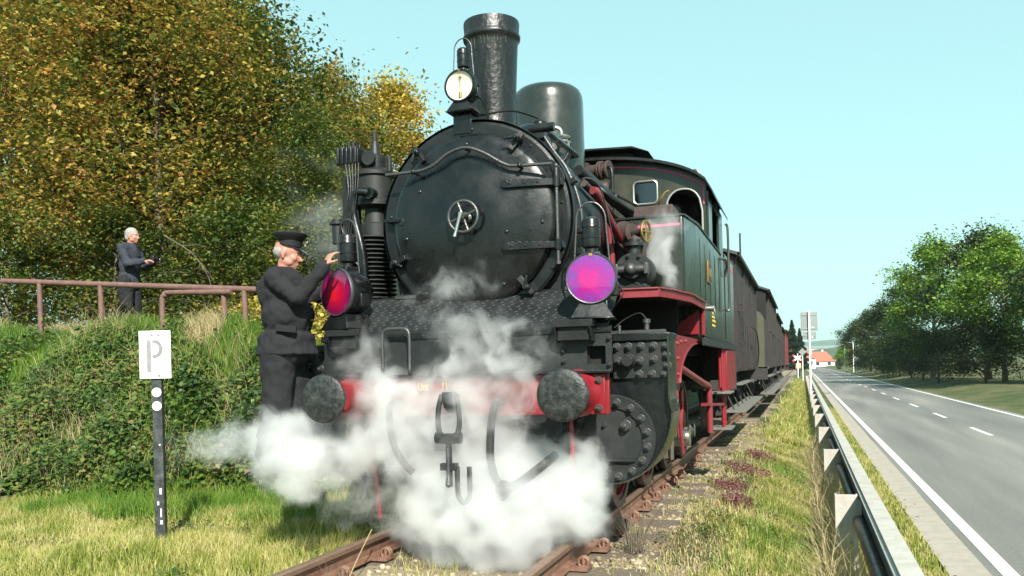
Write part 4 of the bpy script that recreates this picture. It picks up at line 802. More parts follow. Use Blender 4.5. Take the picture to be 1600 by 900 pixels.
for s in (-1, 1):
    m_ = MB(); m_.bar((s * .93, AX[0], .36), (s * .93, AX[3], .36), .04, .09)
    for y in AX: m_.cyl((s * .90, y, .36), (s * .97, y, .36), .085, 20); m_.cyl((s * .83, y, .36), (s * .92, y, .36), .05, 14)
    m_.build('coupling_rod', 'steel', L, bevel=.004)
    m_ = MB(); m_.bar((s * 1.03, 2.4, .70), (s * 1.03, AX[2], .40), .045, .10); m_.cyl((s * 1.0, AX[2], .38), (s * 1.08, AX[2], .38), .10, 20); m_.build('connecting_rod', 'steel', L, bevel=.004)
    m_ = MB(); m_.box((s * 1.03, 2.35, .70), (.12, .26, .24)); m_.cyl((s * 1.03, 1.05, .70), (s * 1.03, 2.3, .70), .035, 14); m_.build('crosshead', 'steel', L, bevel=.01)
    m_ = MB(); [m_.bar((s * 1.03, 1.08, z), (s * 1.03, 3.0, z), .09, .05) for z in (.85, .55)]; m_.build('slide_bar', 'dark_steel', L, bevel=.004)
    m_ = MB(); m_.box((s * 1.13, 2.75, .88), (.14, .14, .11)); m_.box((s * 1.13, 2.75, .97), (.08, .09, .09)); m_.cyl((s * 1.13, 2.75, 1.0), (s * 1.13, 2.75, 1.06), .02, 8); m_.cyl((s * 1.05, 2.75, .88), (s * 1.24, 2.75, .88), .03, 10); m_.build('motion_lubricator', 'steel', L, bevel=.008)
    m_ = MB(); m_.bar((s * 1.10, 2.75, .85), (s * 1.10, 2.82, .35), .04, .05); m_.bar((s * 1.13, 3.1, 1.0), (s * 1.10, 3.2, .30), .035, .06); m_.build('combination_lever', 'steel', L, bevel=.004)
    m_ = MB(); m_.tube([(s * 1.15, 3.35, 1.25), (s * 1.15, 3.35, .5)], .012, 8); m_.tube([(s * 1.15, 3.1, 1.1), (s * 1.18, 3.2, .75), (s * 1.2, 3.3, .35)], .018, 8); m_.build('sand_pipe', 'pipe_red', L)
    m_ = MB(); m_.bx(*sorted((s * .58, s * .62)), .6, 7.1, .35, 1.45); m_.build('frame_plate', 'underframe', L)
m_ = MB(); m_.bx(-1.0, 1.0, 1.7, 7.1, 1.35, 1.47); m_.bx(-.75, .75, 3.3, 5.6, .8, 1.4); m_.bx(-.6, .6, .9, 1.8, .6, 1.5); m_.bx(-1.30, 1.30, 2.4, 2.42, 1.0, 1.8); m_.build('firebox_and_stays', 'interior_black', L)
# --- steps and red boxes on the side
m_ = MB(); m_.tube(smoothpath([(1.30, 2.3, 1.22), (1.40, 3.3, 1.05), (1.42, 3.70, 1.0), (1.42, 3.76, .93), (1.42, 3.78, .52)], 4), .03, 12); m_.build('grab_pipe', 'pipe_red', L)
m_ = MB(); m_.bar((1.42, 3.2, .835), (1.42, 5.35, .74), .045, .03); [m_.cyl((1.445, y, .835 - (y - 3.2) * .044), (1.45, y, .835 - (y - 3.2) * .044), .012, 8) for y in (3.4, 4.2, 5.2)]; m_.build('step_bar', 'loco_red', L)
m_ = MB(); m_.cyl((1.42, 5.35, .45), (1.42, 5.35, 1.42), .018, 10); m_.cyl((1.42, 5.62, .45), (1.42, 5.62, 1.42), .018, 10); m_.cyl((1.42, 5.05, .95), (1.42, 5.05, 1.3), .018, 10); m_.build('step_stay', 'loco_red', L)
for z in (.45, .88): m_ = MB(); m_.box((1.40, 5.45, z), (.26, .55, .025)); m_.build('footstep', 'board_grey', L, bevel=.004)
m_ = MB(); m_.bx(1.34, 1.45, 5.7, 7.1, .88, 1.40); m_.build('red_locker', 'loco_red', L, bevel=.008)
for y in (2.95, 4.3):
    m_ = MB(); m_.prism([(y, .45), (y + .18, .50), (y + .30, .80), (y + .28, .98), (y + .12, .92), (y + .2, .72)], 'X', 1.02, 1.05); m_.build('brake_hanger', 'loco_red', L, bevel=.004)
m_ = MB(); [m_.bx(*sorted((s * 1.0, s * 1.30)), .44, .62, .47, .50) for s in (-1, 1)]; [m_.bar((s * 1.2, .5, .5), (s * 1.15, .62, 1.0), .03, .012) for s in (-1, 1)]
m_ = MB(); m_.bx(-1.58, -1.10, .14, .48, .50, .53); m_.bar((-1.15, .44, .52), (-1.08, .50, 1.0), .05, .014); m_.bar((-1.15, .18, .52), (-1.08, .46, .95), .05, .014); m_.build('shunter_step', 'dark_steel', L)
for s in (-1, 1):
    m_ = MB(); m_.cyl((s * .875, 7.3, 1.05), (s * .875, 7.75, 1.05), .09, 16); m_.lathe([(.18, 0), (.18, .04)], (s * .875, 7.75, 1.05), (0, 1, 0), 30); m_.build('rear_buffer', 'dark_steel', L)
# --- air pump beside the smokebox (left)
PX, PY = -1.09, 1.18
ap_ = MB(); ap_.lathe([(.10, 2.60), (.165, 2.62), (.165, 2.66), (.15, 2.67), (.15, 2.86), (.17, 2.87), (.17, 2.90), (.13, 2.92), (.10, 2.94), (.10, 3.04), (.06, 3.06)], (PX + .06, PY, 0), (0, 0, 1), 28); ap_.lathe([(.14, 2.34), (.14, 2.46), (.10, 2.48), (.08, 2.62)], (PX + .06, PY, 0), (0, 0, 1), 24); pump = ap_.build('air_pump', 'cast_iron', L, ang=35)
fn = MB(); fn.cyl((PX + .02, PY, 1.82), (PX + .02, PY, 2.36), .135, 24)
for k in range(15): fn.lathe([(.195, 0), (.20, .004), (.195, .012)], (PX + .02, PY, 1.84 + k * .036), (0, 0, 1), 28)
fn.build('cooling_fins', 'cast_iron', pump)
m_ = MB(); m_.box((PX - .15, PY - .02, 2.35), (.10, .14, 1.05)); m_.build('pump_column', 'black_matte', pump)
m_ = MB(); m_.box((PX - .10, PY - .10, 3.02), (.20, .15, .13))
for k in range(5): m_.cyl((PX - .18 + k * .04, PY - .18, 2.96), (PX - .18 + k * .04, PY - .18, 3.10), .014, 8)
m_.cyl((PX - .08, PY - .1, 3.08), (PX - .08, PY - .1, 3.15), .03, 10); [m_.cyl((PX - .17 + k * .05, PY - .1, 3.08), (PX - .17 + k * .05, PY - .1, 3.13), .012, 8) for k in range(4)]
m_.build('mechanical_lubricator', 'black_satin', pump, bevel=.004)
m_ = MB(); m_.cyl((PX + .08, PY - .02, 3.04), (PX + .08, PY - .02, 3.16), .05, 14, .03); m_.cyl((PX + .08, PY - .02, 3.16), (PX + .08, PY - .02, 3.24), .02, 10); m_.cyl((PX + .20, PY, 2.85), (PX + .20, PY, 3.03), .022, 10); m_.cyl((PX + .08, PY - .12, 3.0), (PX + .08, PY - .15, 3.0), .06, 16); m_.build('pump_valve', 'cast_iron', pump)
m_ = MB(); m_.tube(smoothpath([(PX + .10, PY - .2, 2.70), (PX + .02, PY - .22, 2.71), (PX - .02, PY - .22, 2.66), (PX - .02, PY - .22, 2.5), (PX + .06, PY - .24, 2.2), (PX + .08, PY - .25, 1.84)], 5), .034, 12); m_.cyl((PX + .10, PY - .2, 2.70), (PX + .10, PY - .1, 2.70), .05, 14); m_.build('pump_steam_pipe', 'black_gloss', pump)
wi = MB()
for k in range(5): wi.tube(smoothpath([(PX - .10 + .03 * k, PY - .2, 2.95), (PX - .06 + .02 * k, PY - .24, 2.7), (PX - .12 + .02 * k, PY - .26, 2.45 - .03 * k), (PX - .05 + .02 * k, PY - .26, 2.3 - .05 * k), (PX + .01, PY - .25, 2.42)], 5), .005, 5)
wi.build('oil_pipes', 'black_satin', pump)
m_ = MB(); m_.cyl((PX - .19, PY - .2, 2.30), (PX - .19, PY - .2, 2.50), .045, 14); m_.lathe([(.065, 0), (.065, .02)], (PX - .19, PY - .2, 2.46), (0, 0, 1), 14); m_.box((PX - .12, PY - .2, 2.36), (.14, .05, .03)); m_.cyl((PX - .10, PY - .22, 2.04), (PX - .10, PY - .22, 2.2), .05, 14); m_.tube(smoothpath([(PX - .10, PY - .22, 2.2), (PX - .1, PY - .24, 2.05), (PX - .05, PY - .28, 1.98), (PX + .03, PY - .28, 1.98)], 4), .04, 12); m_.build('pump_governor', 'cast_iron', pump)
# ================================================================== LAMPS (lifted off their irons)
def lamp(name, label, loc, rz, sc_, lensmat, clear=False):
    t = thing(name, label, 'lamp', loc, rz, 'oil headlamps on the locomotive front'); t.scale = (sc_,) * 3
    m_ = MB(); lo = [(-.145, -.13), (.145, -.13), (.145, .15), (-.145, .15)]; hi = [(-.085, -.085), (.085, -.085), (.085, .12), (-.085, .12)]
    m_.add([(x, y, 0) for x, y in lo] + [(x, y, .105) for x, y in hi], [(3, 2, 1, 0), (4, 5, 6, 7)] + [(i, (i + 1) % 4, 4 + (i + 1) % 4, 4 + i) for i in range(4)]); m_.box((0, .01, -.004), (.31, .30, .008)); m_.build('lamp_base', 'black_gloss', t, bevel=.004)
    m_ = MB(); m_.lathe([(.150, -.088), (.172, -.088), (.176, -.07), (.176, .02), (.165, .05), (.16, .09), (.13, .14), (.07, .165), (0, .17)] if not clear else [(.150, -.088), (.172, -.088), (.176, -.07), (.176, .02), (.165, .05), (.16, .09), (.13, .14), (.07, .165), (0, .17)], (0, 0, .265), (0, 1, 0), 48, cap=False); body = m_.build('lamp_body', 'black_gloss', t, ang=50)
    m_ = MB(); m_.box((.0, .02, .42), (.13, .15, .06)); m_.build('lamp_collar', 'black_satin', body, bevel=.006); m_ = MB(); m_.box((.155, .02, .20), (.05, .08, .10)); m_.build('side_bracket', 'black_satin', body, bevel=.006)
    for s_ in (-1, 1): m_ = MB(); m_.cyl((s_ * .17, 0, .27), (s_ * .19, 0, .27), .014, 10); m_.build('side_stud', 'black_satin', body)
    m_ = MB(); m_.lathe([(.162 if not clear else .150, 0), (.163 if not clear else .152, -.014), (.170, -.017), (.176, -.008), (.176, .006)], (0, -.088, .265), (0, 1, 0), 56, cap=False); m_.build('lens_rim', 'dark_steel' if not clear else 'black_gloss', t)
    m_ = MB()
    if clear:
        m_.lathe([(0, .040), (.05, .036), (.10, .022), (.14, .004), (.152, -.006)], (0, -.088, .265), (0, 1, 0), 48, cap=False); m_.build('reflector', 'white_enamel', t)
        b = MB(); b.cyl((0, -.075, .14), (0, -.075, .20), .02, 12); b.cyl((0, -.075, .20), (0, -.075, .37), .006, 8); b.ball((0, -.075, .36), .016); b.build('burner', 'brass', t)
        g_ = MB(); g_.lathe([(0, -.012), (.08, -.010), (.152, -.004)], (0, -.094, .265), (0, 1, 0), 48, cap=False); g_.build('lamp_lens', 'lamp_glass', t)
    else:
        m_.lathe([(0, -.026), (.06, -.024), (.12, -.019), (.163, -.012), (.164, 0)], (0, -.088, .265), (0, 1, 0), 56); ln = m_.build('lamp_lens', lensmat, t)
    m_ = MB(); m_.lathe([(.075, .40), (.075, .425), (.045, .435), (.043, .48), (.062, .49), (.064, .50), (.064, .545), (.067, .55), (.067, .558), (.064, .562), (.064, .62), (.067, .625), (.064, .632), (.064, .665), (.055, .685), (.03, .70), (0, .705)], (0, .02, 0), (0, 0, 1), 36); m_.build('lamp_chimney', 'black_gloss', t, ang=30)
    m_ = MB(); m_.tube(smoothpath([(-.12, .02, .40), (-.105, .02, .60), (-.095, .02, .72), (-.05, .02, .785), (0, .02, .80), (.05, .02, .785), (.095, .02, .72), (.105, .02, .60), (.12, .02, .40)], 5), .0065, 8); m_.build('carrying_handle', 'dark_steel', t)
    m_ = MB(); m_.box((0, -.102, .425), (.025, .008, .018)); m_.build('lens_catch', 'brass', t)
    return t
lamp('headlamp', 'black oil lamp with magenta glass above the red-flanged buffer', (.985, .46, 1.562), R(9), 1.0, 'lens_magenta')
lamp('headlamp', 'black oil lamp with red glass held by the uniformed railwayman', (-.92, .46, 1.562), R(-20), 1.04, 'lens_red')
lamp('headlamp', 'small black oil lamp with clear glass in front of the chimney', (-.075, .83, 3.202), R(-2), .72, None, True)
# ================================================================== WAGONS
ww_t, ww_s = make_wheel(.46)
ww_s = ww_s.copy(); ww_s.materials.clear(); ww_s.materials.append(M['underframe'])
def wagon(label, y0, y1, hw, zb, ze, mat, crown=.26, boards=True, windows=0, platform=False, number=None, foot=True, endmat=None, detail=True):
    """y0 near end, y1 far end, hw half width, zb floor, ze eaves"""
    t = thing('railway_wagon', label, 'wagon', (0, y0, 0)); Ln = y1 - y0; pf = .95 if platform else 0
    endmat = endmat or mat
    m_ = MB(); m_.bx(-hw, hw, pf, Ln, zb, ze); 
    pts = [(x, ze + crown * (1 - (x / hw) ** 2) - .03) for x in np.linspace(hw, -hw, 15)]; m_.prism([(hw, ze - .01)] + pts + [(-hw, ze - .01)], 'Y', pf, Ln)
    body = m_.build('body', mat, t)
    m_ = MB(); ro = hw + .10
    xs = np.linspace(-ro, ro, 21); zs = [ze + crown * (1 - (x / ro) ** 2) for x in xs]
    poly = [(x, z) for x, z in zip(xs, zs)] + [(x, z - .05) for x, z in zip(xs[::-1], zs[::-1])]
    m_.prism(poly, 'Y', -.10, Ln + .10); roof = m_.build('roof', 'roof_felt', t, ang=30)
    m_ = MB(); [m_.box((s * (hw + .09), Ln / 2, ze - .025), (.03, Ln + .2, .06)) for s in (-1, 1)]; m_.build('gutter', 'underframe', roof)
    if boards:
        m_ = MB(); y = pf + .02; w0 = .155
        while y < Ln - .05:
            d = random.uniform(.004, .014)
            for s in (-1, 1): m_.bx(*sorted((s * hw, s * (hw + d))), y, min(y + w0 - .014, Ln), zb + .03, ze - .02)
            y += w0
        tag(m_.build('side_boards', mat, body), kind='stuff')
        for y in (pf + .04, Ln * .33, Ln * .66, Ln - .09):
            for s in (-1, 1): m_ = MB(); m_.bx(*sorted((s * hw, s * (hw + .04))), y, y + .07, zb, ze); m_.build('frame_post', mat, body)
    if windows:
        for k in range(windows):
            y = pf + .6 + (Ln - pf - 1.2) * (k + .5) / windows
            f = MB(); w_, z0, z1 = .38, zb + 1.0, ze - .22
            f.bx(hw, hw + .025, y - w_ - .05, y + w_ + .05, z1, z1 + .05); f.bx(hw, hw + .025, y - w_ - .05, y + w_ + .05, z0 - .05, z0); [f.bx(hw, hw + .025, y + q - .025, y + q + .025, z0, z1) for q in (-w_ - .025, w_ + .025, 0)]
            fo_ = f.build('window', mat, body); p = MB(); p.bx(hw + .002, hw + .008, y - w_, y + w_, z0, z1); p.build('pane', 'window_dark', fo_)
    if platform:
        m_ = MB(); m_.bx(-hw, hw, 0, pf, zb - .02, zb + .03); m_.build('platform_floor', 'board_grey', t)
        m_ = MB(); m_.bx(-hw, hw, -.02, .04, ze - .42, ze - .02); m_.prism([(hw, ze - .02)] + pts + [(-hw, ze - .02)], 'Y', -.02, .04)
        m_.prism([(hw, ze - .42), (hw, ze - .75), (hw - .12, ze - .55), (hw - .30, ze - .44), (hw - .42, ze - .42)], 'Y', -.015, .035); hd = m_.build('platform_header', 'interior_black', t)
        lettering('wagon_number', number, .26, (hw - .72, -.024, ze - .33), 1, 'grey_plate', hd)
        m_ = MB(); m_.bx(hw - .06, hw, .0, .06, zb, ze); m_.bx(-hw, -hw + .06, 0, .06, zb, ze); m_.build('corner_post', mat, t)
        m_ = MB(); m_.bx(hw - .66, hw - .06, 0.0, .03, zb, ze - .45); p2 = m_.build('end_door', endmat, t); m_ = MB(); m_.bx(hw - .70, hw - .66, -.01, .04, zb, ze - .4); m_.build('door_jamb', mat, p2)
        m_ = MB(); m_.bx(-hw + .06, hw - .66, 0.01, .03, zb, zb + 1.0); m_.build('platform_gate', endmat, t)
    # underframe
    m_ = MB(); [m_.bx(*sorted((s * .85, s * .95)), 0, Ln, zb - .26, zb - .01) for s in (-1, 1)]; m_.bx(-hw, hw, -.02, .10, zb - .28, zb); m_.bx(-hw, hw, Ln - .1, Ln + .02, zb - .28, zb); m_.bx(-.8, .8, .3, Ln - .3, zb - .20, zb - .05); m_.build('underframe', 'underframe', t)
    for y in (Ln * .20, Ln * .80):
        for s in (-1, 1):
            o = link_copy(ww_t, 'wheel', t, (s * .69, y, .46), (0, 0, 0 if s > 0 else math.pi))
            if detail: link_copy(ww_s, 'spokes', o, (0, 0, 0))
            m_ = MB(); m_.box((s * .99, y, .46), (.16, .20, .22)); m_.bar((s * 1.0, y - .12, .46), (s * 1.0, y - .2, zb - .1), .03, .05); m_.bar((s * 1.0, y + .12, .46), (s * 1.0, y + .2, zb - .1), .03, .05); m_.build('axle_box', 'underframe', t)
            if detail:
                m_ = MB()
                for k in range(5): m_.bar((s * 1.0, y - .5 + .07 * k, .70 - .018 * k), (s * 1.0, y + .5 - .07 * k, .70 - .018 * k), .07, .014)
                m_.build('leaf_spring', 'underframe', t)
    for yy, dr in ((0, -1), (Ln, 1)):
        for s in (-1, 1):
            m_ = MB(); m_.cyl((s * .875, yy, 1.02), (s * .875, yy + dr * .42, 1.02), .08, 14); m_.lathe([(.18, 0), (.18, .04)], (s * .875, yy + dr * .42, 1.02), (0, dr, 0), 24); m_.build('buffer', 'underframe', t)
    if foot:
        m_ = MB(); m_.box((hw - .03, Ln / 2, .47), (.32, Ln - .1, .035)); m_.build('footboard', 'board_grey', t, bevel=.004)
        m_ = MB(); m_.box((hw - .10, Ln / 2, .87), (.22, Ln * .6, .03)); m_.build('upper_step', 'board_grey', t, bevel=.004)
        for y in np.arange(.4, Ln, 1.1): m_ = MB(); m_.tube(smoothpath([(hw - .15, y, zb - .1), (hw - .2, y, .8), (hw - .12, y, .6), (hw - .05, y, .45)], 3), .014, 6); m_.build('step_iron', 'underframe', t)
    return t
w1 = wagon('brown planked goods van with footboard coupled right behind the locomotive', 8.6, 14.9, 1.35, 1.10, 2.96, 'wagon_wood', windows=0)
for (y, z0, z1) in ((1.0, 1.6, 2.2), (1.5, 1.45, 2.0), (2.3, 1.3, 1.9)): m_ = MB(); m_.tube(smoothpath([(1.36, y, z0), (1.42, y, z0 + .02), (1.42, y, z1 - .02), (1.36, y, z1)], 3), .013, 6); m_.build('grab_handle', 'underframe', w1)
for y, z in ((.7, 2.1), (1.6, 1.75), (2.4, 1.7), (3.4, 1.6)): m_ = MB(); m_.bar((1.36, y, z), (1.42, y + .35, z), .03, .03); m_.build('door_bolt', 'underframe', w1)
m_ = MB(); m_.tube(smoothpath([(1.45, 2.6, 1.9), (1.50, 3.6, 1.85), (1.5, 4.4, 1.5), (1.45, 4.6, 1.1), (1.38, 4.0, .98)], 5), .012, 6); m_.build('hanging_cable', 'underframe', w1)
m_ = MB(); m_.box((1.40, 1.0, 3.16), (.03, .03, .5)); m_.build('roof_lamp_iron', 'underframe', w1)
wagon('dark passenger coach with olive end door and number over its open platform', 16.9, 24.4, 1.52, 1.10, 3.04, 'wagon_brown', crown=.34, platform=True, number='103', windows=4, endmat='wagon_end')
wagon('dark passenger coach following the coach with the olive end door', 25.3, 33.0, 1.50, 1.10, 2.90, 'wagon_brown', crown=.34, windows=5, detail=False)
wagon('dark brown boarded wagon just ahead of the red wagon', 33.9, 41.5, 1.48, 1.10, 2.78, 'wagon_wood', crown=.30, windows=3, detail=False)
wagon('red wagon at the far end of the train', 42.5, 51.5, 1.52, 1.10, 2.95, 'wagon_red', boards=False, windows=0, foot=False, detail=False)
# ================================================================== PEOPLE
def remesh(o, vox, sm=4, disp=0, dsc=.12):
    r_ = o.modifiers.new('remesh', 'REMESH'); r_.mode = 'VOXEL'; r_.voxel_size = vox; r_.use_smooth_shade = True
    s_ = o.modifiers.new('smooth', 'SMOOTH'); s_.iterations = sm; s_.factor = .5
    if disp:
        tx = bpy.data.textures.new('folds', 'CLOUDS'); tx.noise_scale = dsc; tx.noise_depth = 2
        d = o.modifiers.new('folds', 'DISPLACE'); d.texture = tx; d.strength = disp; d.mid_level = .5; d.texture_coords = 'LOCAL'
    return o
def add_head(b, c, tilt=0, s=1.0, yaw=0):
    """head looking along +x, c = skull centre"""
    c = Vector(c); q = Matrix.Rotation(yaw, 3, 'Z') @ Matrix.Rotation(tilt, 3, 'Y')
    def p(x, y, z): return c + q @ (Vector((x, y, z)) * s)
    def e(x, y, z, r, rt=None): b.ball(p(x, y, z), tuple(k * s for k in r), 18, 12, (0, tilt, yaw))
    e(-.012, 0, .02, (.102, .078, .100)); e(.030, 0, -.035, (.070, .062, .085)); e(.048, 0, -.082, (.046, .046, .038)); e(.078, 0, -.10, (.018, .022, .018))
    e(.083, 0, .028, (.018, .055, .016)); e(.096, 0, -.012, (.018, .013, .032)); e(.112, 0, -.030, (.016, .015, .013)); e(.093, 0, -.067, (.012, .024, .007)); e(.090, 0, -.079, (.012, .021, .008))
    e(.060, .040, -.030, (.030, .026, .028)); e(.060, -.040, -.030, (.030, .026, .028)); e(.022, .05, -.065, (.05, .018, .03)); e(.022, -.05, -.065, (.05, .018, .03))
    for s2 in (-1, 1): e(-.012, s2 * .080, -.012, (.021, .010, .034)); e(-.006, s2 * .079, -.042, (.012, .009, .014))
    return p
def hand(b, wrist, dirv, palm_n, curl=.6, spread=.012, sgn=1):
    """palm plus five fingers; dirv = wrist to knuckles, palm_n = facing of palm"""
    d = Vector(dirv).normalized(); n = (Vector(palm_n) - d * Vector(palm_n).dot(d)).normalized(); sd = d.cross(n) * sgn; w_ = Vector(wrist)
    for k in range(4): o = sd * (-.030 + .020 * k); b.cap(w_ + o * .6, w_ + d * .082 + o, .014, .0115, 10)
    for k, ln in enumerate((.060, .072, .078, .070)):
        o = sd * (-.030 + .020 * k); p = w_ + d * .085 + o; dd = d.copy()
        for j in range(3):
            dd = (dd + n * curl * (.7 if j else .5)).normalized(); p2 = p + dd * ln * (.44, .32, .24)[j]; b.cap(p, p2, .0098 - .0008 * j, .0092 - .0008 * j, 8); p = p2
    p = w_ + d * .025 + sd * .034; p2 = p + (d * .5 + sd * .6 + n * .4).normalized() * .04; p3 = p2 + (d * .8 + n * .6).normalized() * .032; b.cap(p, p2, .014, .0115, 8); b.cap(p2, p3, .011, .009, 8)
def person(label, loc, rz, arms, head_tilt=.15, head_yaw=0, jacket='cloth_black', legs='cloth_black', hair='hair_grey', cap=False, coat_long=.0, lean=.0, scale=1, voxel=.0075, hand_curl=.7, shoes='patent', stride=.0, bulk=1.0):
    t = thing('person', label, 'person', loc, rz); t.scale = (scale,) * 3
    pel = Vector((0, 0, .95)); ch_ = Vector((.02 + lean, 0, 1.30)); nk = Vector((.035 + lean * 1.4, 0, 1.475)); hd = Vector((.075 + lean * 1.6, 0, 1.615))
    B = MB(); p = add_head(B, hd, head_tilt, 1.0, head_yaw); B.cap(nk - Vector((0, 0, .06)), hd + Vector((-.02, 0, -.05)), .062, .055, 14)
    B.chain([pel, (pel + ch_) / 2, ch_], [.12, .11, .13]); 
    J = MB(); J.ball(ch_ + Vector((-.005, 0, .02)), (.145 * bulk, .205, .20), 24, 14); J.ball((pel + ch_) / 2 + Vector((.005 + .12 * (bulk - 1), 0, .02)), (.150 * bulk, .185 * bulk, .22), 24, 14); J.ball(pel + Vector((.1 * (bulk - 1), 0, -.04)), (.150 * bulk, .19 * bulk, .20), 24, 14); J.ball(nk + Vector((-.012, 0, -.055)), (.085, .105, .07), 20, 10)
    if coat_long:
        J.lathe([(.160 * bulk, 0), (.172 * bulk, -.10), (.186 * bulk, -coat_long)], pel + Vector((.1 * (bulk - 1), 0, .05)), (0, 0, 1), 24, 1, 1.05)
    for i, s in enumerate((-1, 1)):
        sh = ch_ + Vector((0, s * .185, .10)); el = sh + Vector(arms[i][0]); wr = el + Vector(arms[i][1])
        J.ball(sh, (.082, .08, .085), 16, 10); J.chain([sh, (sh + el) / 2, el, (el + wr) / 2, wr - (wr - el).normalized() * .01], [.076, .068, .060, .057, .052]); J.chain([ch_ + Vector((0, s * .1, .12)), sh], [.08, .075])
        B.chain([sh, el, wr], [.05, .042, .028]); hand(B, wr, arms[i][2], arms[i][3], hand_curl, sgn=s)
    T = MB()
    for s in (-1, 1):
        hp = pel + Vector((0, s * .095, -.05)); kn = Vector((.02 + s * stride, s * .105, .50)); an = Vector((-.01 + s * stride * 1.8, s * .11, .09))
        T.chain([hp, (hp + kn) / 2, kn, (kn + an) / 2, an], [k * (1 + .55 * (bulk - 1)) for k in (.125, .112, .098, .092, .088)]); B.chain([hp, kn, an], [.085, .06, .042])
        S = MB(); S.ball(an + Vector((.07, 0, -.045)), (.13, .048, .042), 18, 10); S.ball(an + Vector((-.02, 0, -.02)), (.06, .045, .06), 14, 9); S.box(an + Vector((.065, 0, -.08)), (.25, .08, .018)); remesh(S.build('shoe', shoes, t), .012, 3)
    T.ball(pel + Vector((0, 0, -.02)), (.14, .175, .12), 20, 12)
    body = remesh(B.build('body', 'skin', t), voxel, 3)
    remesh(J.build('jacket', jacket, t), .013, 5, .036, .085); remesh(T.build('trousers', legs, t), .014, 5, .036, .09)
    col = MB(); col.lathe([(.066, -.02), (.078, 0), (.075, .03), (.066, .035)], nk + Vector((-.01, 0, -.005)), (.25, 0, 1), 24); col.build('collar', jacket, t)
    H = MB(); q = Matrix.Rotation(head_yaw, 3, 'Z') @ Matrix.Rotation(head_tilt, 3, 'Y')
    def hp_(x, y, z): return hd + q @ Vector((x, y, z))
    if not cap: H.ball(hp_(-.022, 0, .035), (.104, .086, .098), 22, 14); H.ball(hp_(-.055, 0, -.03), (.06, .078, .07), 18, 10)
    else: H.ball(hp_(-.045, 0, -.005), (.070, .080, .062), 18, 10); H.box(hp_(.002, .074, .0), (.03, .01, .05)); H.box(hp_(.002, -.074, .0), (.03, .01, .05))
    remesh(H.build('hair', hair, t), .010, 3, .012, .02)
    for s in (-1, 1):
        E_ = MB(); E_.ball(hp_(.074, s * .032, .002), .010, 10, 7); ey = E_.build('eye', 'hair_grey', t); P_ = MB(); P_.ball(hp_(.0815, s * .032, .001), .0045, 8, 6); P_.build('pupil', 'patent', ey)
    if cap:
        cb = MB(); ax = q @ Vector((-.10, 0, 1)); o_ = hp_(.002, 0, .052); cb.lathe([(.098, 0), (.100, .045)], o_, ax, 36, 1.0, .86); ct = cb.build('cap', 'cap_black', t)
        cc = MB(); cc.lathe([(.099, .04), (.118, .062), (.134, .082), (.136, .090), (.128, .098), (.08, .108), (0, .110)], o_, (q @ Vector((-.26, 0, 1))), 40, 1.06, .92); cc.build('cap_crown', 'cap_black', ct)
        vz = MB(); n = 14; a_in = [(.094 * math.cos(a), .081 * math.sin(a)) for a in np.linspace(-1.15, 1.15, n)]; a_out = [(.094 * math.cos(a) + .062 * max(0, math.cos(a * 1.3)), .083 * math.sin(a)) for a in np.linspace(-1.15, 1.15, n)]
        V = [hp_(x, y, .056) for x, y in a_in] + [hp_(x + .004, y, .056 - .030 * max(0, (x - .05) / .1)) for x, y in a_out] + [hp_(x, y, .050) for x, y in a_in] + [hp_(x + .004, y, .050 - .030 * max(0, (x - .05) / .1)) for x, y in a_out]
        vz.add(V, [(i, i + 1, n + i + 1, n + i) for i in range(n - 1)] + [(2 * n + i + 1, 2 * n + i, 3 * n + i, 3 * n + i + 1) for i in range(n - 1)] + [(n + i, n + i + 1, 3 * n + i + 1, 3 * n + i) for i in range(n - 1)])
        vz.build('cap_visor', 'patent', ct); bd = MB(); bd.tube([hp_(.100 * math.cos(a), .088 * math.sin(a), .062) for a in np.linspace(-1.25, 1.25, 16)], .004, 6); bd.build('chin_strap', 'brass' if False else 'patent', ct); cg = MB(); cg.ball(hp_(.113, 0, .085), (.006, .014, .014), 10, 7); cg.ball(hp_(.12, 0, .115), (.006, .010, .010), 10, 7); cg.build('cap_badge', 'galvanised', ct)
    return t, J
# railwayman on the shunter step, turning the lamp
cond, _ = person('railwayman in black uniform and peaked cap reaching up to the red lamp', (-1.385, .30, .535), R(16),
    [((.18, -.05, -.16), (.21, -.02, .235), (.35, .25, .75), (.6, .6, -.5)), ((.22, -.02, -.10), (.24, -.07, .12), (.8, -.3, .3), (.2, -.8, -.6))],
    head_tilt=.30, cap=True, hair='hair_grey', coat_long=.16, lean=-.01, hand_curl=.75, bulk=1.28, stride=.045)
po_ = MB(); po_.box((.10, -.236, 1.03), (.15, .03, .045), (.08, .12, .05)); po_.build('pocket', 'cloth_black', cond)
for k in range(4): bt = MB(); bt.cyl((.20 + .01 * k, -.02, 1.30 - .10 * k), (.24 + .01 * k, -.02, 1.30 - .10 * k), .009, 8); bt.build('button', 'brass', cond)
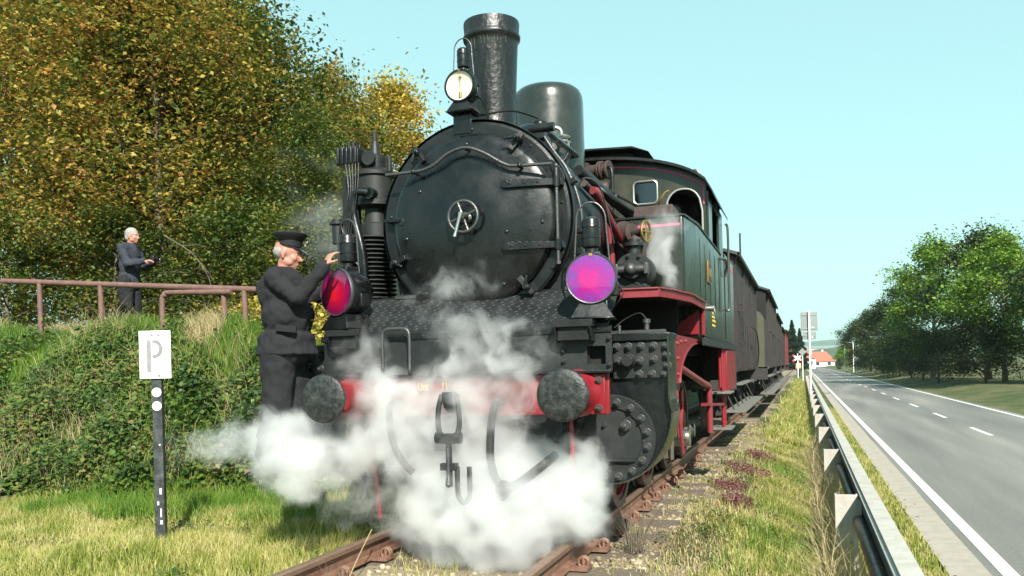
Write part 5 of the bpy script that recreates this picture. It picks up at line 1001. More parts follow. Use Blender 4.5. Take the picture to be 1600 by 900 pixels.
# photographer on the bank
Pp = (-7.66, 5.62); zp = float(gz(*Pp))
ph_, _ = person('grey-haired person in dark jacket holding a camera behind the pipe railing', (Pp[0], Pp[1], zp), R(8),
    [((.10, -.04, -.25), (.24, .08, .04), (.9, .3, .1), (0, .3, -.8)), ((.10, .02, -.25), (.24, -.10, .05), (.9, -.3, .1), (0, -.3, -.8))],
    head_tilt=.12, jacket='cloth_navy', hair='hair_grey', voxel=.010)
cm = thing('photo_camera', 'small black camera in the hands of the grey-haired person on the bank', 'camera', (Pp[0] + .45, Pp[1] + .04, zp + 1.19), R(8))
m_ = MB(); m_.box((0, 0, .045), (.07, .13, .085)); m_.box((0, 0, .095), (.05, .05, .03)); m_.build('camera_body', 'black_satin', cm, bevel=.008)
m_ = MB(); m_.lathe([(.034, 0), (.034, .06), (.028, .06), (.02, .045)], (.03, 0, .045), (1, 0, 0), 20); m_.build('camera_lens', 'black_gloss', cm)
# far walker beside the end of the train
person('distant person in a pale orange top and dark trousers near the crossing', (1.9, 96, float(gz(1.9, 96))), R(-90), [((.02, -.05, -.27), (.06, 0, -.25), (.1, 0, -1), (0, 1, 0)), ((.02, .05, -.27), (.06, 0, -.25), (.1, 0, -1), (0, -1, 0))], head_tilt=0, jacket='orange_cloth', legs='cloth_navy', hair='hair_brown', voxel=.02, stride=.05)
# ================================================================== VEGETATION
def leaf_cloud(P, D, size, rng_, aspect=.62, fold=.25):
    """folded leaf faces at points P, D = preferred normal (or None)"""
    n = len(P)
    nrm = rng_.normal(size=(n, 3)); nrm[:, 2] = np.abs(nrm[:, 2]) + .3
    if D is not None: nrm = nrm * .55 + D
    nrm /= np.linalg.norm(nrm, axis=1, keepdims=True) + 1e-9
    t = rng_.normal(size=(n, 3)); t -= nrm * (t * nrm).sum(1, keepdims=True); t /= np.linalg.norm(t, axis=1, keepdims=True) + 1e-9
    b = np.cross(nrm, t); s = (size * rng_.uniform(.4, 1.0, n) ** 1.0 * rng_.uniform(.8, 1.6, n))[:, None]
    v0 = P - t * s * .5; v2 = P + t * s * .5
    v1 = P + b * s * aspect * .5 + nrm * s * fold * .5; v3 = P - b * s * aspect * .5 + nrm * s * fold * .5
    V = np.stack([v0, v1, v2, v3], 1).reshape(-1, 3); k = np.arange(n) * 4
    F = np.stack([np.stack([k, k + 1, k + 2], 1), np.stack([k, k + 2, k + 3], 1)], 1).reshape(-1, 3); return V, F
def tree_meshes(seed, H, crown_r, crown_base, n_leaf, leaf_size, leaf_mat, bark='bark', trunk_r=.16, ntw=420, irregular=.35, droop=.0):
    """returns trunk mesh and crown mesh; limbs grow from the trunk, twigs carry clumps of leaves"""
    rg = np.random.default_rng(seed); rd = random.Random(seed); tb = MB(); tips = []
    lean = Vector((rd.uniform(-.06, .06), rd.uniform(-.06, .06), 0)); tp = []
    for k in range(8): z = H * .92 * k / 7; tp.append(Vector((lean.x * z + rd.uniform(-.06, .06) * (k > 0), lean.y * z + rd.uniform(-.06, .06) * (k > 0), z)))
    tb.tube(tp, [trunk_r * (1.25 if k == 0 else 1) * (1 - .88 * k / 7) for k in range(8)], 9)
    def at(z):
        f = min(.999, max(0, z / (H * .92))) * 7; i = int(f); return tp[i].lerp(tp[min(i + 1, 7)], f - i)
    def rad(h, a):
        u = (h - crown_base) / (H - crown_base); prof = max(.05, math.sin(math.pi * min(1, max(0, u * .86 + .14))) ** .75)
        return crown_r * prof * (1 + irregular * math.sin(3 * a + seed) * math.sin(5 * u + seed * 1.7) + irregular * .6 * math.sin(7 * a + 2 * seed + 4 * u))
    nl = 22
    for i in range(nl):
        z0 = crown_base * .75 + (H * .9 - crown_base * .75) * (i + rd.random() * .7) / nl; a = i * 2.4 + rd.uniform(-.4, .4); rr = rad(min(H, z0 + .12 * H), a) * rd.uniform(.6, .95)
        b0 = at(z0); b2 = b0 + Vector((math.cos(a) * rr, math.sin(a) * rr, rr * rd.uniform(.15, .6) - droop * rr)); b1 = b0.lerp(b2, .5) + Vector((0, 0, rr * .10)); r0 = trunk_r * .42 * (1 - .7 * z0 / H)
        tb.tube(smoothpath([b0, b1, b2], 3), [r0 * (1 - .8 * j / 6) for j in range(7)], 6)
        for j in range(6):
            t = rd.uniform(.3, 1); q = b0.lerp(b1, t * 2) if t < .5 else b1.lerp(b2, t * 2 - 1); a2 = a + rd.uniform(-1.3, 1.3); l = rr * rd.uniform(.25, .5); e = q + Vector((math.cos(a2) * l, math.sin(a2) * l, l * rd.uniform(-.35, .7))); m_ = q.lerp(e, .5) + Vector((0, 0, l * .06))
            tb.tube([q, m_, e], [r0 * .28, r0 * .16, r0 * .06], 5); tips.append(e); tips.append(m_.lerp(e, .5)); tips.append(m_)
    while len(tips) < ntw:
        h = crown_base + (H - crown_base) * rd.random() ** .8; a = rd.uniform(0, 6.283); r_ = rad(h, a) * rd.random() ** .38; c_ = at(min(h, H * .9)); tips.append(Vector((c_.x + math.cos(a) * r_, c_.y + math.sin(a) * r_, h)))
    Tp = np.array([tuple(t) for t in tips]); idx = rg.integers(0, len(Tp), n_leaf); cs = crown_r * .12 * rg.uniform(.5, 1.5, len(Tp))
    P = Tp[idx] + rg.normal(size=(n_leaf, 3)) * cs[idx][:, None] * np.array([1, 1, .75])
    V, F = leaf_cloud(P, np.array([[0, 0, .25]]), np.full(n_leaf, leaf_size), rg)
    tm = tb.mesh('trunk'); tm.materials.append(M[bark]); tm.polygons.foreach_set('use_smooth', [True] * len(tm.polygons))
    co = np_mesh('crown', V, F, leaf_mat); cmh = co.data; bpy.data.objects.remove(co); return tm, cmh
def plant_tree(meshes, label, x, y, rz, s, group, z=None, name='tree', leafmat_=None, sz=None):
    z = float(gz(x, y)) - .1 if z is None else z
    t = thing(name, label, 'tree', (x, y, z), rz, group); t.scale = (s, s, sz or s); link_copy(meshes[0], 'trunk', t, (0, 0, 0)); c = link_copy(meshes[1], 'crown', t, (0, 0, 0))
    if leafmat_: c.material_slots[0].link = 'OBJECT'; c.material_slots[0].material = M[leafmat_]
    return t
TA = tree_meshes(11, 9.0, 3.0, .9, 62000, .112, 'leaf_autumn', trunk_r=.15, ntw=900)
TB = tree_meshes(23, 8.0, 2.7, .6, 52000, .108, 'leaf_green_autumn', trunk_r=.13, ntw=760)
TY = tree_meshes(37, 7.5, 2.4, .8, 22000, .125, 'leaf_yellow', trunk_r=.13, ntw=340)
TG = tree_meshes(41, 11.0, 3.6, 2.4, 20000, .24, 'leaf_green', bark='bark_pale', trunk_r=.18, ntw=420)
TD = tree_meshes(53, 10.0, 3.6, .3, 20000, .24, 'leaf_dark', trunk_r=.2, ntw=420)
BU = tree_meshes(61, 2.6, 1.5, .1, 11000, .075, 'leaf_green_autumn', trunk_r=.045, ntw=300)
gL = 'autumn trees on the bank behind the railing'
plant_tree(TA, 'tall orange and yellow autumn tree rising behind the photographer', -13.0, 10.4, .3, 1.12, gL)
plant_tree(TA, 'large yellow-brown autumn tree above the bent pipe of the railing', -10.4, 9.6, 2.1, 1.0, gL)
plant_tree(TB, 'dense green-brown tree rising in the middle of the wooded bank', -11.3, 12.2, 1.2, 1.22, gL)
plant_tree(TA, 'tall brownish tree with a bare gap in its crown', -13.4, 15.0, 4.0, 1.16, gL, leafmat_='leaf_green_autumn')
plant_tree(TB, 'dark green tree whose edge meets the open sky beside the air pump', -11.9, 14.8, 3.0, 1.04, gL)
plant_tree(TB, 'lower green tree directly behind the railwayman', -7.7, 10.6, 5.0, .62, gL)
plant_tree(TY, 'pale yellow tree between the air pump and the chimney', -13.0, 25.5, .4, 1.42, gL, sz=1.56)
plant_tree(TY, 'small yellow-green tree showing beside the smokebox', -10.0, 20.5, 2.4, .86, gL, leafmat_='leaf_autumn')
plant_tree(TB, 'green-brown tree glimpsed between pump and pale yellow tree', -14.0, 22.5, .9, 1.32, gL, leafmat_='leaf_autumn')
plant_tree(TA, 'autumn tree at the outer edge of the wood beyond the photographer', -17.0, 12.0, 5.2, 1.15, gL)
plant_tree(TB, 'autumn tree at the back of the wood', -18.0, 19.0, 5.9, 1.4, gL)
gB = 'bushes at the foot of the wood'
for x, y, s, lb in ((-9.6, 7.4, 1.0, 'twiggy brown and green bush behind the photographer'), (-7.4, 7.9, 1.15, 'dark tangled bush behind the middle of the railing'), (-5.6, 7.6, .95, 'low green bush behind the right end of the railing'), (-4.3, 8.4, .8, 'small green bush behind the railwayman'), (-12.0, 7.2, 1.2, 'dense bush at the left end of the railing'), (-3.6, 10.5, .9, 'bush beside the far side of the locomotive')):
    plant_tree(BU, lb, x, y, x * 2, s, gB, name='bush')
gR = 'trees along the right side of the road'
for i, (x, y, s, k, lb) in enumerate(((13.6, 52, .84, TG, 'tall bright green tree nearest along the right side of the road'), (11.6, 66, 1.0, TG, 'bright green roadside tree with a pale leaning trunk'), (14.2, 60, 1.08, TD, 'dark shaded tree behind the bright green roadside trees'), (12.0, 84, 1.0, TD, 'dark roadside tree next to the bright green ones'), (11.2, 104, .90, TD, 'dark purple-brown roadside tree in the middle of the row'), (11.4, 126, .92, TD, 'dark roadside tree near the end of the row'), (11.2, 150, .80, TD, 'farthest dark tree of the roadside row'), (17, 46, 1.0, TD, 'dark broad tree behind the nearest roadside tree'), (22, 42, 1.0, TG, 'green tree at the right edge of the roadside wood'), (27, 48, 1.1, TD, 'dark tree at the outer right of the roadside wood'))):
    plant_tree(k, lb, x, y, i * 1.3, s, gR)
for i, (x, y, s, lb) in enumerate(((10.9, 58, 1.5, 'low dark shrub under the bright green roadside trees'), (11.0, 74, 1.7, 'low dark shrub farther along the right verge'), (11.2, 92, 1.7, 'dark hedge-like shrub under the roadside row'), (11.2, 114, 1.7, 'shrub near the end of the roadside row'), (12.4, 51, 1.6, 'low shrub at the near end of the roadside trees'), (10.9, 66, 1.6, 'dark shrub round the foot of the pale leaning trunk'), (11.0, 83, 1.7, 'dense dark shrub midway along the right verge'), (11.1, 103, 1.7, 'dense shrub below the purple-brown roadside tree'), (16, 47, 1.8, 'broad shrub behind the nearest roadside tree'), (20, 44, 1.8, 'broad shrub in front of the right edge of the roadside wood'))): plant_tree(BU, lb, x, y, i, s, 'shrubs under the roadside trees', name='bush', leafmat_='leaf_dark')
# conifers and far trees
def conifer(seed, H, r):
    rg = np.random.default_rng(seed); n = 9000; u = rg.random(n) ** .7; h = H * (.06 + .94 * (1 - u)); rr = r * u * (.35 + .65 * rg.random(n) ** .5) * (1 + .25 * np.sin(h * 5)); a = rg.uniform(0, 6.283, n)
    P = np.stack([rr * np.cos(a), rr * np.sin(a), h - .18 * rr], 1); V, F = leaf_cloud(P, np.array([[0, 0, .6]]), np.full(n, H * .05), rg, .35); co = np_mesh('crown', V, F, 'leaf_conifer'); me = co.data; bpy.data.objects.remove(co)
    tb = MB(); tb.tube([(0, 0, 0), (0, 0, H * .95)], [H * .02, H * .004], 7); tm = tb.mesh('trunk'); tm.materials.append(M['bark']); return tm, me
CO = conifer(5, 10, 2.6)
plant_tree(CO, 'dark conifer beyond the far end of the train', .6, 165, 0, .95, 'conifers beyond the train', name='conifer')
plant_tree(CO, 'second dark conifer just behind the dark conifer past the train', 1.9, 178, 2, .85, 'conifers beyond the train', name='conifer')
plant_tree(CO, 'shorter conifer half hidden by the red wagon', -1.6, 172, 3, .8, 'conifers beyond the train', name='conifer')
gF = 'garden trees around the red-roofed house'
for i, (x, y, s, mt, lb) in enumerate(((10.4, 190, .45, 'leaf_green', 'bright green bush by the far road bend'), (12.4, 200, .6, 'leaf_yellow', 'yellowish tree by the far road bend'), (-4, 280, .8, 'leaf_green', 'round green tree beside the white gabled house'), (17, 340, .8, 'leaf_green', 'green tree on the far side of the red-roofed house'), (9.0, 172, .22, 'leaf_dark', 'dark hedge bush by the far street lamp'))): plant_tree(TG if i != 1 else TY, lb, x, y, i, s, gF, leafmat_=mt)

# ---- grass blades
def blades(name, x, y, h, wd, mat, bend_=.5, zoff=0, parent=None, label=None):
    n = len(x); z = gz(x, y) + zoff; a = rng.uniform(0, 6.283, n); bx_ = np.cos(a) * bend_ * h * rng.uniform(.1, 1, n); by_ = np.sin(a) * bend_ * h * rng.uniform(.1, 1, n)
    a2 = rng.uniform(0, 6.283, n); wx, wy = np.cos(a2) * wd, np.sin(a2) * wd
    v0 = np.stack([x - wx, y - wy, z - .01], 1); v1 = np.stack([x + wx, y + wy, z - .01], 1)
    v2 = np.stack([x + bx_ * .3 + wx * .75, y + by_ * .3 + wy * .75, z + h * .55], 1); v3 = np.stack([x + bx_ * .3 - wx * .75, y + by_ * .3 - wy * .75, z + h * .55], 1); v4 = np.stack([x + bx_, y + by_, z + h * rng.uniform(.75, 1, n)], 1)
    V = np.stack([v0, v1, v2, v3, v4], 1).reshape(-1, 3); k = np.arange(n) * 5
    F = np.stack([np.stack([k, k + 1, k + 2], 1), np.stack([k, k + 2, k + 3], 1), np.stack([k + 3, k + 2, k + 4], 1)], 1).reshape(-1, 3)
    o = np_mesh(name, V, F, mat); tag(o, label or 'grass', 'grass', kind='stuff'); return o
def scatter(n, x0, x1, y0, y1, dens=None, p=1.0):
    x = rng.uniform(x0, x1, n); y = y0 + (y1 - y0) * rng.random(n) ** p
    if dens is not None: k = rng.random(n) < dens(x, y); x, y = x[k], y[k]
    return x, y
def lawn_d(x, y): return np.clip(.35 + 1.1 * vnoise(x, y, .5, 5), 0, 1) * (gz(x, y) < .35) * (x < -1.05 - .25 * vnoise(x, y, .6, 4))
x, y = scatter(75000, -6.5, -.95, -1.6, 3.4, lawn_d); hh = .07 + .13 * vnoise(x, y, .6, 6) * rng.uniform(.4, 1.3, len(x))
blades('grass', x, y, hh, .0035, 'grass_blade', .6, label='pale green and straw grass left of the track')
x, y = scatter(16000, -5.5, -1.5, 1.5, 3.4, lambda x, y: np.clip(2.2 * vnoise(x, y, .6, 8) - .5, 0, 1)); blades('grass', x, y, .16 + .14 * rng.random(len(x)), .004, 'grass_green', .5, label='lush green grass at the foot of the bank')
x, y = scatter(4500, -1.25, -.85, -1.3, 1.6, lambda x, y: vnoise(x, y, .35, 21)); blades('grass', x, y, .05 + .12 * rng.random(len(x)), .003, 'grass_blade', .7, label='grass tufts along the outer edge of the left rail')
x, y = scatter(3500, -.62, .62, -1.4, 1.0, lambda x, y: np.clip(3 * vnoise(x, y, .35, 9) - 1.9, 0, 1)); blades('grass', x, y, .04 + .10 * rng.random(len(x)), .003, 'grass_blade', .8, .02, label='small grass tufts between the rails')
def bank_d(x, y): z = gz(x, y); return ((z > .0) & (z < 2.3)) * np.clip(.2 + .9 * vnoise(x, y, .8, 11), 0, 1)
x, y = scatter(95000, -10, -2.1, 1.9, 6.4, bank_d); up = gz(x, y); keep = rng.random(len(x)) < np.where(up < 1.1, .32, 1); x, y = x[keep], y[keep]
gl = vnoise(x, y, .9, 12) > .35
blades('grass', x[gl], y[gl], .14 + .18 * rng.random(gl.sum()), .005, 'grass_green', .6, label='bright green grass on the upper bank'); blades('grass', x[~gl], y[~gl], .16 + .22 * rng.random((~gl).sum()), .0045, 'straw', .8, label='dry straw coloured grass on the bank')
x, y = scatter(6000, -8, -2.0, 1.6, 5.0, lambda x, y: (gz(x, y) > -.1) * np.clip(2 * vnoise(x, y, .7, 14) - .4, 0, 1)); blades('grass', x, y, .3 + .35 * rng.random(len(x)), .0028, 'straw', .9, label='long dry stalks hanging over the bank')
# right verge
def verge_d(x, y): return np.clip(sstep(1.5, 2.1, x + .35 * (vnoise(x, y, .8, 15) - .5)) * (.45 + .75 * vnoise(x, y, .45, 16)) * (1 - sstep(2.45, 2.62, x)), 0, 1)
x, y = scatter(90000, 1.2, 2.7, -.6, 14, verge_d, 1.8); hh = (.03 + .10 * vnoise(x, y, .5, 17)) * rng.uniform(.4, 1.3, len(x)); blades('grass', x, y, hh, .0035, 'grass_blade', 1.0, label='yellow-green grass verge between track and guard rail')
x, y = scatter(26000, 1.3, 2.7, 12, 75, verge_d, 1.5); blades('grass', x, y, .12 + .14 * rng.random(len(x)), .012, 'grass_blade', .7, label='grass verge receding along the train')
x, y = scatter(11000, 1.5, 2.4, -.5, 10, lambda x, y: verge_d(x, y) * np.clip(2.6 * vnoise(x, y, .7, 18) - 1.0, 0, 1), 1.5); blades('grass', x, y, .08 + .12 * rng.random(len(x)), .004, 'grass_green', .6, label='greener tufts in the right verge')
x, y = scatter(26000, 2.80, 3.45, -1.5, 30, None, 1.8); blades('grass', x, y, .04 + .07 * rng.random(len(x)), .005, 'grass_blade', .7, label='short grass between guard rail and gutter')
x, y = scatter(2600, 2.44, 2.72, -.6, 12, None, 1.6); blades('grass', x, y, .25 + .35 * rng.random(len(x)), .0028, 'straw', 1.1, label='dry weed stalks under the guard rail')
x, y = scatter(9000, .95, 1.9, -.3, 14, lambda x, y: np.clip(2.6 * vnoise(x, y, .45, 19) - 1.15, 0, 1), 1.5); blades('grass', x, y, .03 + .09 * rng.random(len(x)), .003, 'grass_blade', .8, .02, label='scattered weeds along the ballast shoulder')
x, y = scatter(34000, 1.0, 2.5, -.2, 16, lambda x, y: .25 + .75 * vnoise(x, y, .4, 20), 1.4); blades('grass', x, y, .015 + .03 * rng.random(len(x)), .004, 'straw', 2.0, .012, label='dead moss and straw on the ballast shoulder')
# dry dark stems beside the right rail, sedum patches, fallen leaves
def stems(name, label, cx, cy, n, h, spread, mat):
    m_ = MB(); z0 = float(gz(cx, cy))
    for k in range(n):
        a = rng.uniform(0, 6.28); r_ = spread * rng.random(); x0, y0 = cx + .04 * math.cos(a), cy + .04 * math.sin(a); hh_ = h * rng.uniform(.5, 1)
        m_.tube([(x0, y0, z0), (x0 + r_ * math.cos(a) * .4, y0 + r_ * math.sin(a) * .4, z0 + hh_ * .6), (x0 + r_ * math.cos(a), y0 + r_ * math.sin(a), z0 + hh_)], [.0022, .0018, .0008], 4)
    o = m_.build(name, mat); return tag(o, label, 'weed')
stems('dry_weed', 'dark dry weed stems standing beside the right rail', 1.12, 1.05, 46, .42, .22, 'bark')
stems('dry_weed', 'grey wiry weed against the left rail', -.60, -.35, 22, .22, .08, 'bark')
m_ = MB(); m_.tube(smoothpath([(-.42, -.62, -.18), (-.52, -.2, -.02), (-.62, .2, .10)], 5), [.004] * 11, 5); tag(m_.build('straw_stalk', 'straw'), 'single long straw stalk leaning across the left rail', 'stalk')
for k, (cx, cy, r_, lb) in enumerate(((1.62, 6.6, .38, 'reddish purple sedum patch near the footboard'), (1.50, 5.0, .26, 'small purple sedum patch on the ballast shoulder'), (1.66, 3.9, .2, 'dark purple sedum patch nearest the camera on the shoulder'), (1.7, 8.6, .3, 'faded purple sedum patch farthest along the shoulder'))):
    n = 1400; a = rng.uniform(0, 6.28, n); rr = r_ * rng.random(n) ** .6; x = cx + rr * np.cos(a) * .8; y = cy + rr * np.sin(a) * 1.6; z = gz(x, y) + rng.uniform(0, .10, n)
    V, F = leaf_cloud(np.stack([x, y, z], 1), None, np.full(n, .026), rng); tag(np_mesh('sedum_patch', V, F, 'sedum'), lb, 'plant')
n = 420; x = np.concatenate([rng.uniform(1.2, 3.6, n // 2), rng.uniform(-5, -1, n // 2)]); y = rng.uniform(-.5, 9, n); z = np.maximum(gz(x, y), np.where(x > 3.44, RZ + .03, -9)) + .03
V, F = leaf_cloud(np.stack([x, y, z], 1), np.array([[0, 0, 1.5]]), np.full(n, .055), rng); tag(np_mesh('fallen_leaves', V, F, 'fallen'), 'scattered orange fallen leaves on grass and gutter', 'leaves', kind='stuff')
# ivy and bramble on the bank face
def ivy_d(x, y): z = gz(x, y); return ((z > -.12) & (z < 1.8)) * np.clip(2.6 * vnoise(x, y, .55, 22) - .55, .03, 1) * (.35 + .65 * sstep(1.9, .9, z))
x, y = scatter(110000, -9.5, -2.05, 1.75, 5.6, ivy_d); n = len(x); z = gz(x, y) + .02 + .34 * rng.random(n) ** 1.6 * (.15 + vnoise(x, y, .4, 23) * 1.5)
V, F = leaf_cloud(np.stack([x, y - .08 * rng.random(n), z], 1), np.array([[.1, -.6, .7]]), np.full(n, .068), rng, .8); tag(np_mesh('ivy', V, F, 'ivy'), 'ivy and bramble leaves covering the bank face', 'ivy', kind='stuff')
x, y = scatter(9000, -6, -3, 5.0, 7.2); n = len(x); z = gz(x, y) + .5 * rng.random(n) ** 1.3; V, F = leaf_cloud(np.stack([x, y, z], 1), None, np.full(n, .06), rng, .8); tag(np_mesh('low_shrubbery', V, F, 'leaf_yellow'), 'yellow-green low shrubbery along the railing', 'shrubbery', kind='stuff')
# broad-leaved weeds in the grass
x, y = scatter(26000, -6, -1.1, -1.2, 3.3, lambda x, y: np.clip(3.2 * vnoise(x, y, .45, 31) - 1.7, 0, 1)); n = len(x); V, F = leaf_cloud(np.stack([x, y, gz(x, y) + .01 + .08 * rng.random(n)], 1), np.array([[0, -.2, 1.0]]), np.full(n, .05), rng, .6); tag(np_mesh('lawn_weeds', V, F, 'ivy'), 'broad-leaved weeds among the grass left of the track', 'weeds', kind='stuff')
x, y = scatter(26000, 1.2, 2.6, -.4, 12, lambda x, y: np.clip(3.2 * vnoise(x, y, .4, 33) - 1.8, 0, 1), 1.6); n = len(x); V, F = leaf_cloud(np.stack([x, y, gz(x, y) + .01 + .06 * rng.random(n)], 1), np.array([[0, -.2, 1.0]]), np.full(n, .04), rng, .6); tag(np_mesh('verge_weeds', V, F, 'leaf_green_autumn'), 'broad-leaved weeds in the verge right of the track', 'weeds', kind='stuff')
# bare branches in front of the dark wood
for k, (p0_, p1_, p2_, lb) in enumerate((((-7.55, 6.30, 3.58), (-6.97, 6.25, 3.24), (-6.62, 6.20, 2.84), 'bare pale branch leaning down behind the railing'),)):
    m_ = MB(); pts = smoothpath([p0_, p1_, p2_], 6); m_.tube(pts, [.011 - .0007 * i for i in range(len(pts))], 6)
    for i in range(2, len(pts), 1):
        d = Vector((rng.uniform(-.4, .5), rng.uniform(-.2, .1), rng.uniform(-.5, .3))); m_.tube([pts[i], pts[i] + d * .6, pts[i] + d + Vector((0, 0, -.06))], [.005, .004, .002], 5)
    tag(m_.build('bare_branch', 'bark'), lb, 'branch')
# ================================================================== FAR SETTING
def ridge(name, y, x0, x1, hf, mat, depth, label):
    xs = np.linspace(x0, x1, 90); m_ = MB(); n = len(xs)
    V = [(x, y, -3) for x in xs] + [(x, y + depth * .35, hf(x) * .8) for x in xs] + [(x, y + depth, hf(x)) for x in xs] + [(x, y + depth * 2, -3) for x in xs]
    m_.add(V, [(r_ * n + i, r_ * n + i + 1, (r_ + 1) * n + i + 1, (r_ + 1) * n + i) for r_ in range(3) for i in range(n - 1)]); o = m_.build(name, mat); return tag(o, label, 'hill', kind='structure')
ridge('hill', 900, -1500, 1500, lambda x: 13 + 5 * math.sin(x / 90) + 3 * math.sin(x / 31), 'forest_far', 160, 'wooded slope across the valley')
ridge('hill', 3200, -4000, 4000, lambda x: 88 + 14 * math.sin(x / 600) + 5 * math.sin(x / 210), 'hill_far', 700, 'distant hazy blue ridge at the horizon')
def house(label, x, y, w_, d, h, rh, wall, rz=0):
    t = thing('house', label, 'house', (x, y, -.6), rz); m_ = MB(); m_.bx(-w_ / 2, w_ / 2, -d / 2, d / 2, 0, h); wl_ = m_.build('wall', wall, t)
    m_ = MB(); m_.add([(-w_ / 2 - .4, -d / 2 - .4, h - .1), (w_ / 2 + .4, -d / 2 - .4, h - .1), (w_ / 2 + .4, d / 2 + .4, h - .1), (-w_ / 2 - .4, d / 2 + .4, h - .1), (-w_ / 4, 0, h + rh), (w_ / 4, 0, h + rh)], [(0, 1, 5, 4), (2, 3, 4, 5), (1, 2, 5), (3, 0, 4), (3, 2, 1, 0)]); rf = m_.build('roof', 'roof_tile', t, smooth=False)
    m_ = MB(); m_.box((w_ * .15, .3, h + rh), (.6, .6, 1.4)); m_.build('chimney', 'house_white', rf)
    for k in range(3):
        f = MB(); f.box((-w_ / 3 + k * w_ / 3, -d / 2 - .02, h * .55), (1.3, .08, 1.3)); fo_ = f.build('window', 'house_white', t); p_ = MB(); p_.box((-w_ / 3 + k * w_ / 3, -d / 2 - .07, h * .55), (1.1, .04, 1.1)); p_.build('pane', 'window_dark', fo_)
    return t
house('house with a broad red tiled roof at the end of the road', 7.6, 335, 12, 9, 2.0, 3.6, 'house_white')
house('white gabled house behind the level crossing', .6, 250, 8, 8, 3.0, 3.0, 'house_white', R(20))
tag_b = None
for x, y, w_, h, lb in ((20, 1300, 60, 6, 'long pale building on the slope across the valley'), (75, 1320, 30, 5, 'shorter pale building right of the long one on the slope'), (-30, 1310, 30, 5, 'pale building left of the long one on the slope')):
    t = thing('far_building', lb, 'building', (x, y, 14)); m_ = MB(); m_.bx(-w_ / 2, w_ / 2, -8, 8, 0, h); m_.build('wall', 'far_white', t); m_ = MB(); m_.prism([(-9, h), (9, h), (0, h + 4)], 'X', -w_ / 2 - 1, w_ / 2 + 1); m_.build('roof', 'sign_grey', t)
    for k in range(int(w_ / 8)): q = MB(); q.box((-w_ / 2 + 4 + k * 8, -8.1, h * .5), (4, .3, 2.5)); q.build('window', 'window_dark', t)
# street lamps, small sign, car near the road end
for x, y, h, lb in ((9.3, 155, 4.6, 'slim street lamp at the right of the far road'), (9.9, 140, 4.6, 'second slim street lamp by the far road edge'), (5.2, 290, 5.5, 'pale street lamp in front of the red-roofed house')):
    t = thing('street_lamp', lb, 'street lamp', (x, y, -.6)); m_ = MB(); m_.tube(smoothpath([(0, 0, 0), (0, 0, h * .6), (0, 0, h), (-.3, 0, h + .15), (-.7, 0, h + .15)], 4), .06, 8); m_.build('pole', 'pole_white', t); m_ = MB(); m_.box((-.8, 0, h + .13), (.5, .2, .1)); m_.build('lamp_head', 'galv_white', t)
t = thing('road_sign', 'small white road sign on a post at the right of the far road', 'sign', (9.7, 128, -.6)); m_ = MB(); m_.cyl((0, 0, 0), (0, 0, 2.4), .04, 8); m_.build('pole', 'pole_white', t); m_ = MB(); m_.box((0, -.05, 2.0), (.6, .02, .9)); m_.build('panel', 'sign_white', t)
t = thing('parked_car', 'small teal car parked far down by the red-roofed house', 'car', (3.6, 300, -.58), R(80))
m_ = MB(); m_.prism([(-2.1, .3), (2.0, .3), (2.05, .75), (1.2, .9), (.6, 1.42), (-1.2, 1.45), (-1.9, .95), (-2.1, .8)], 'Y', -.85, .85); m_.build('body', 'car_teal', t, bevel=.08)
m_ = MB(); m_.prism([(1.1, .92), (.58, 1.36), (-1.1, 1.38), (-1.6, .95)], 'Y', -.87, .87); m_.build('window', 'window_dark', t)
for a in (-1.3, 1.3):
    for b in (-.8, .8): m_ = MB(); m_.cyl((a, b - .1, .32), (a, b + .1, .32), .32, 16); m_.build('wheel', 'rubber', t)
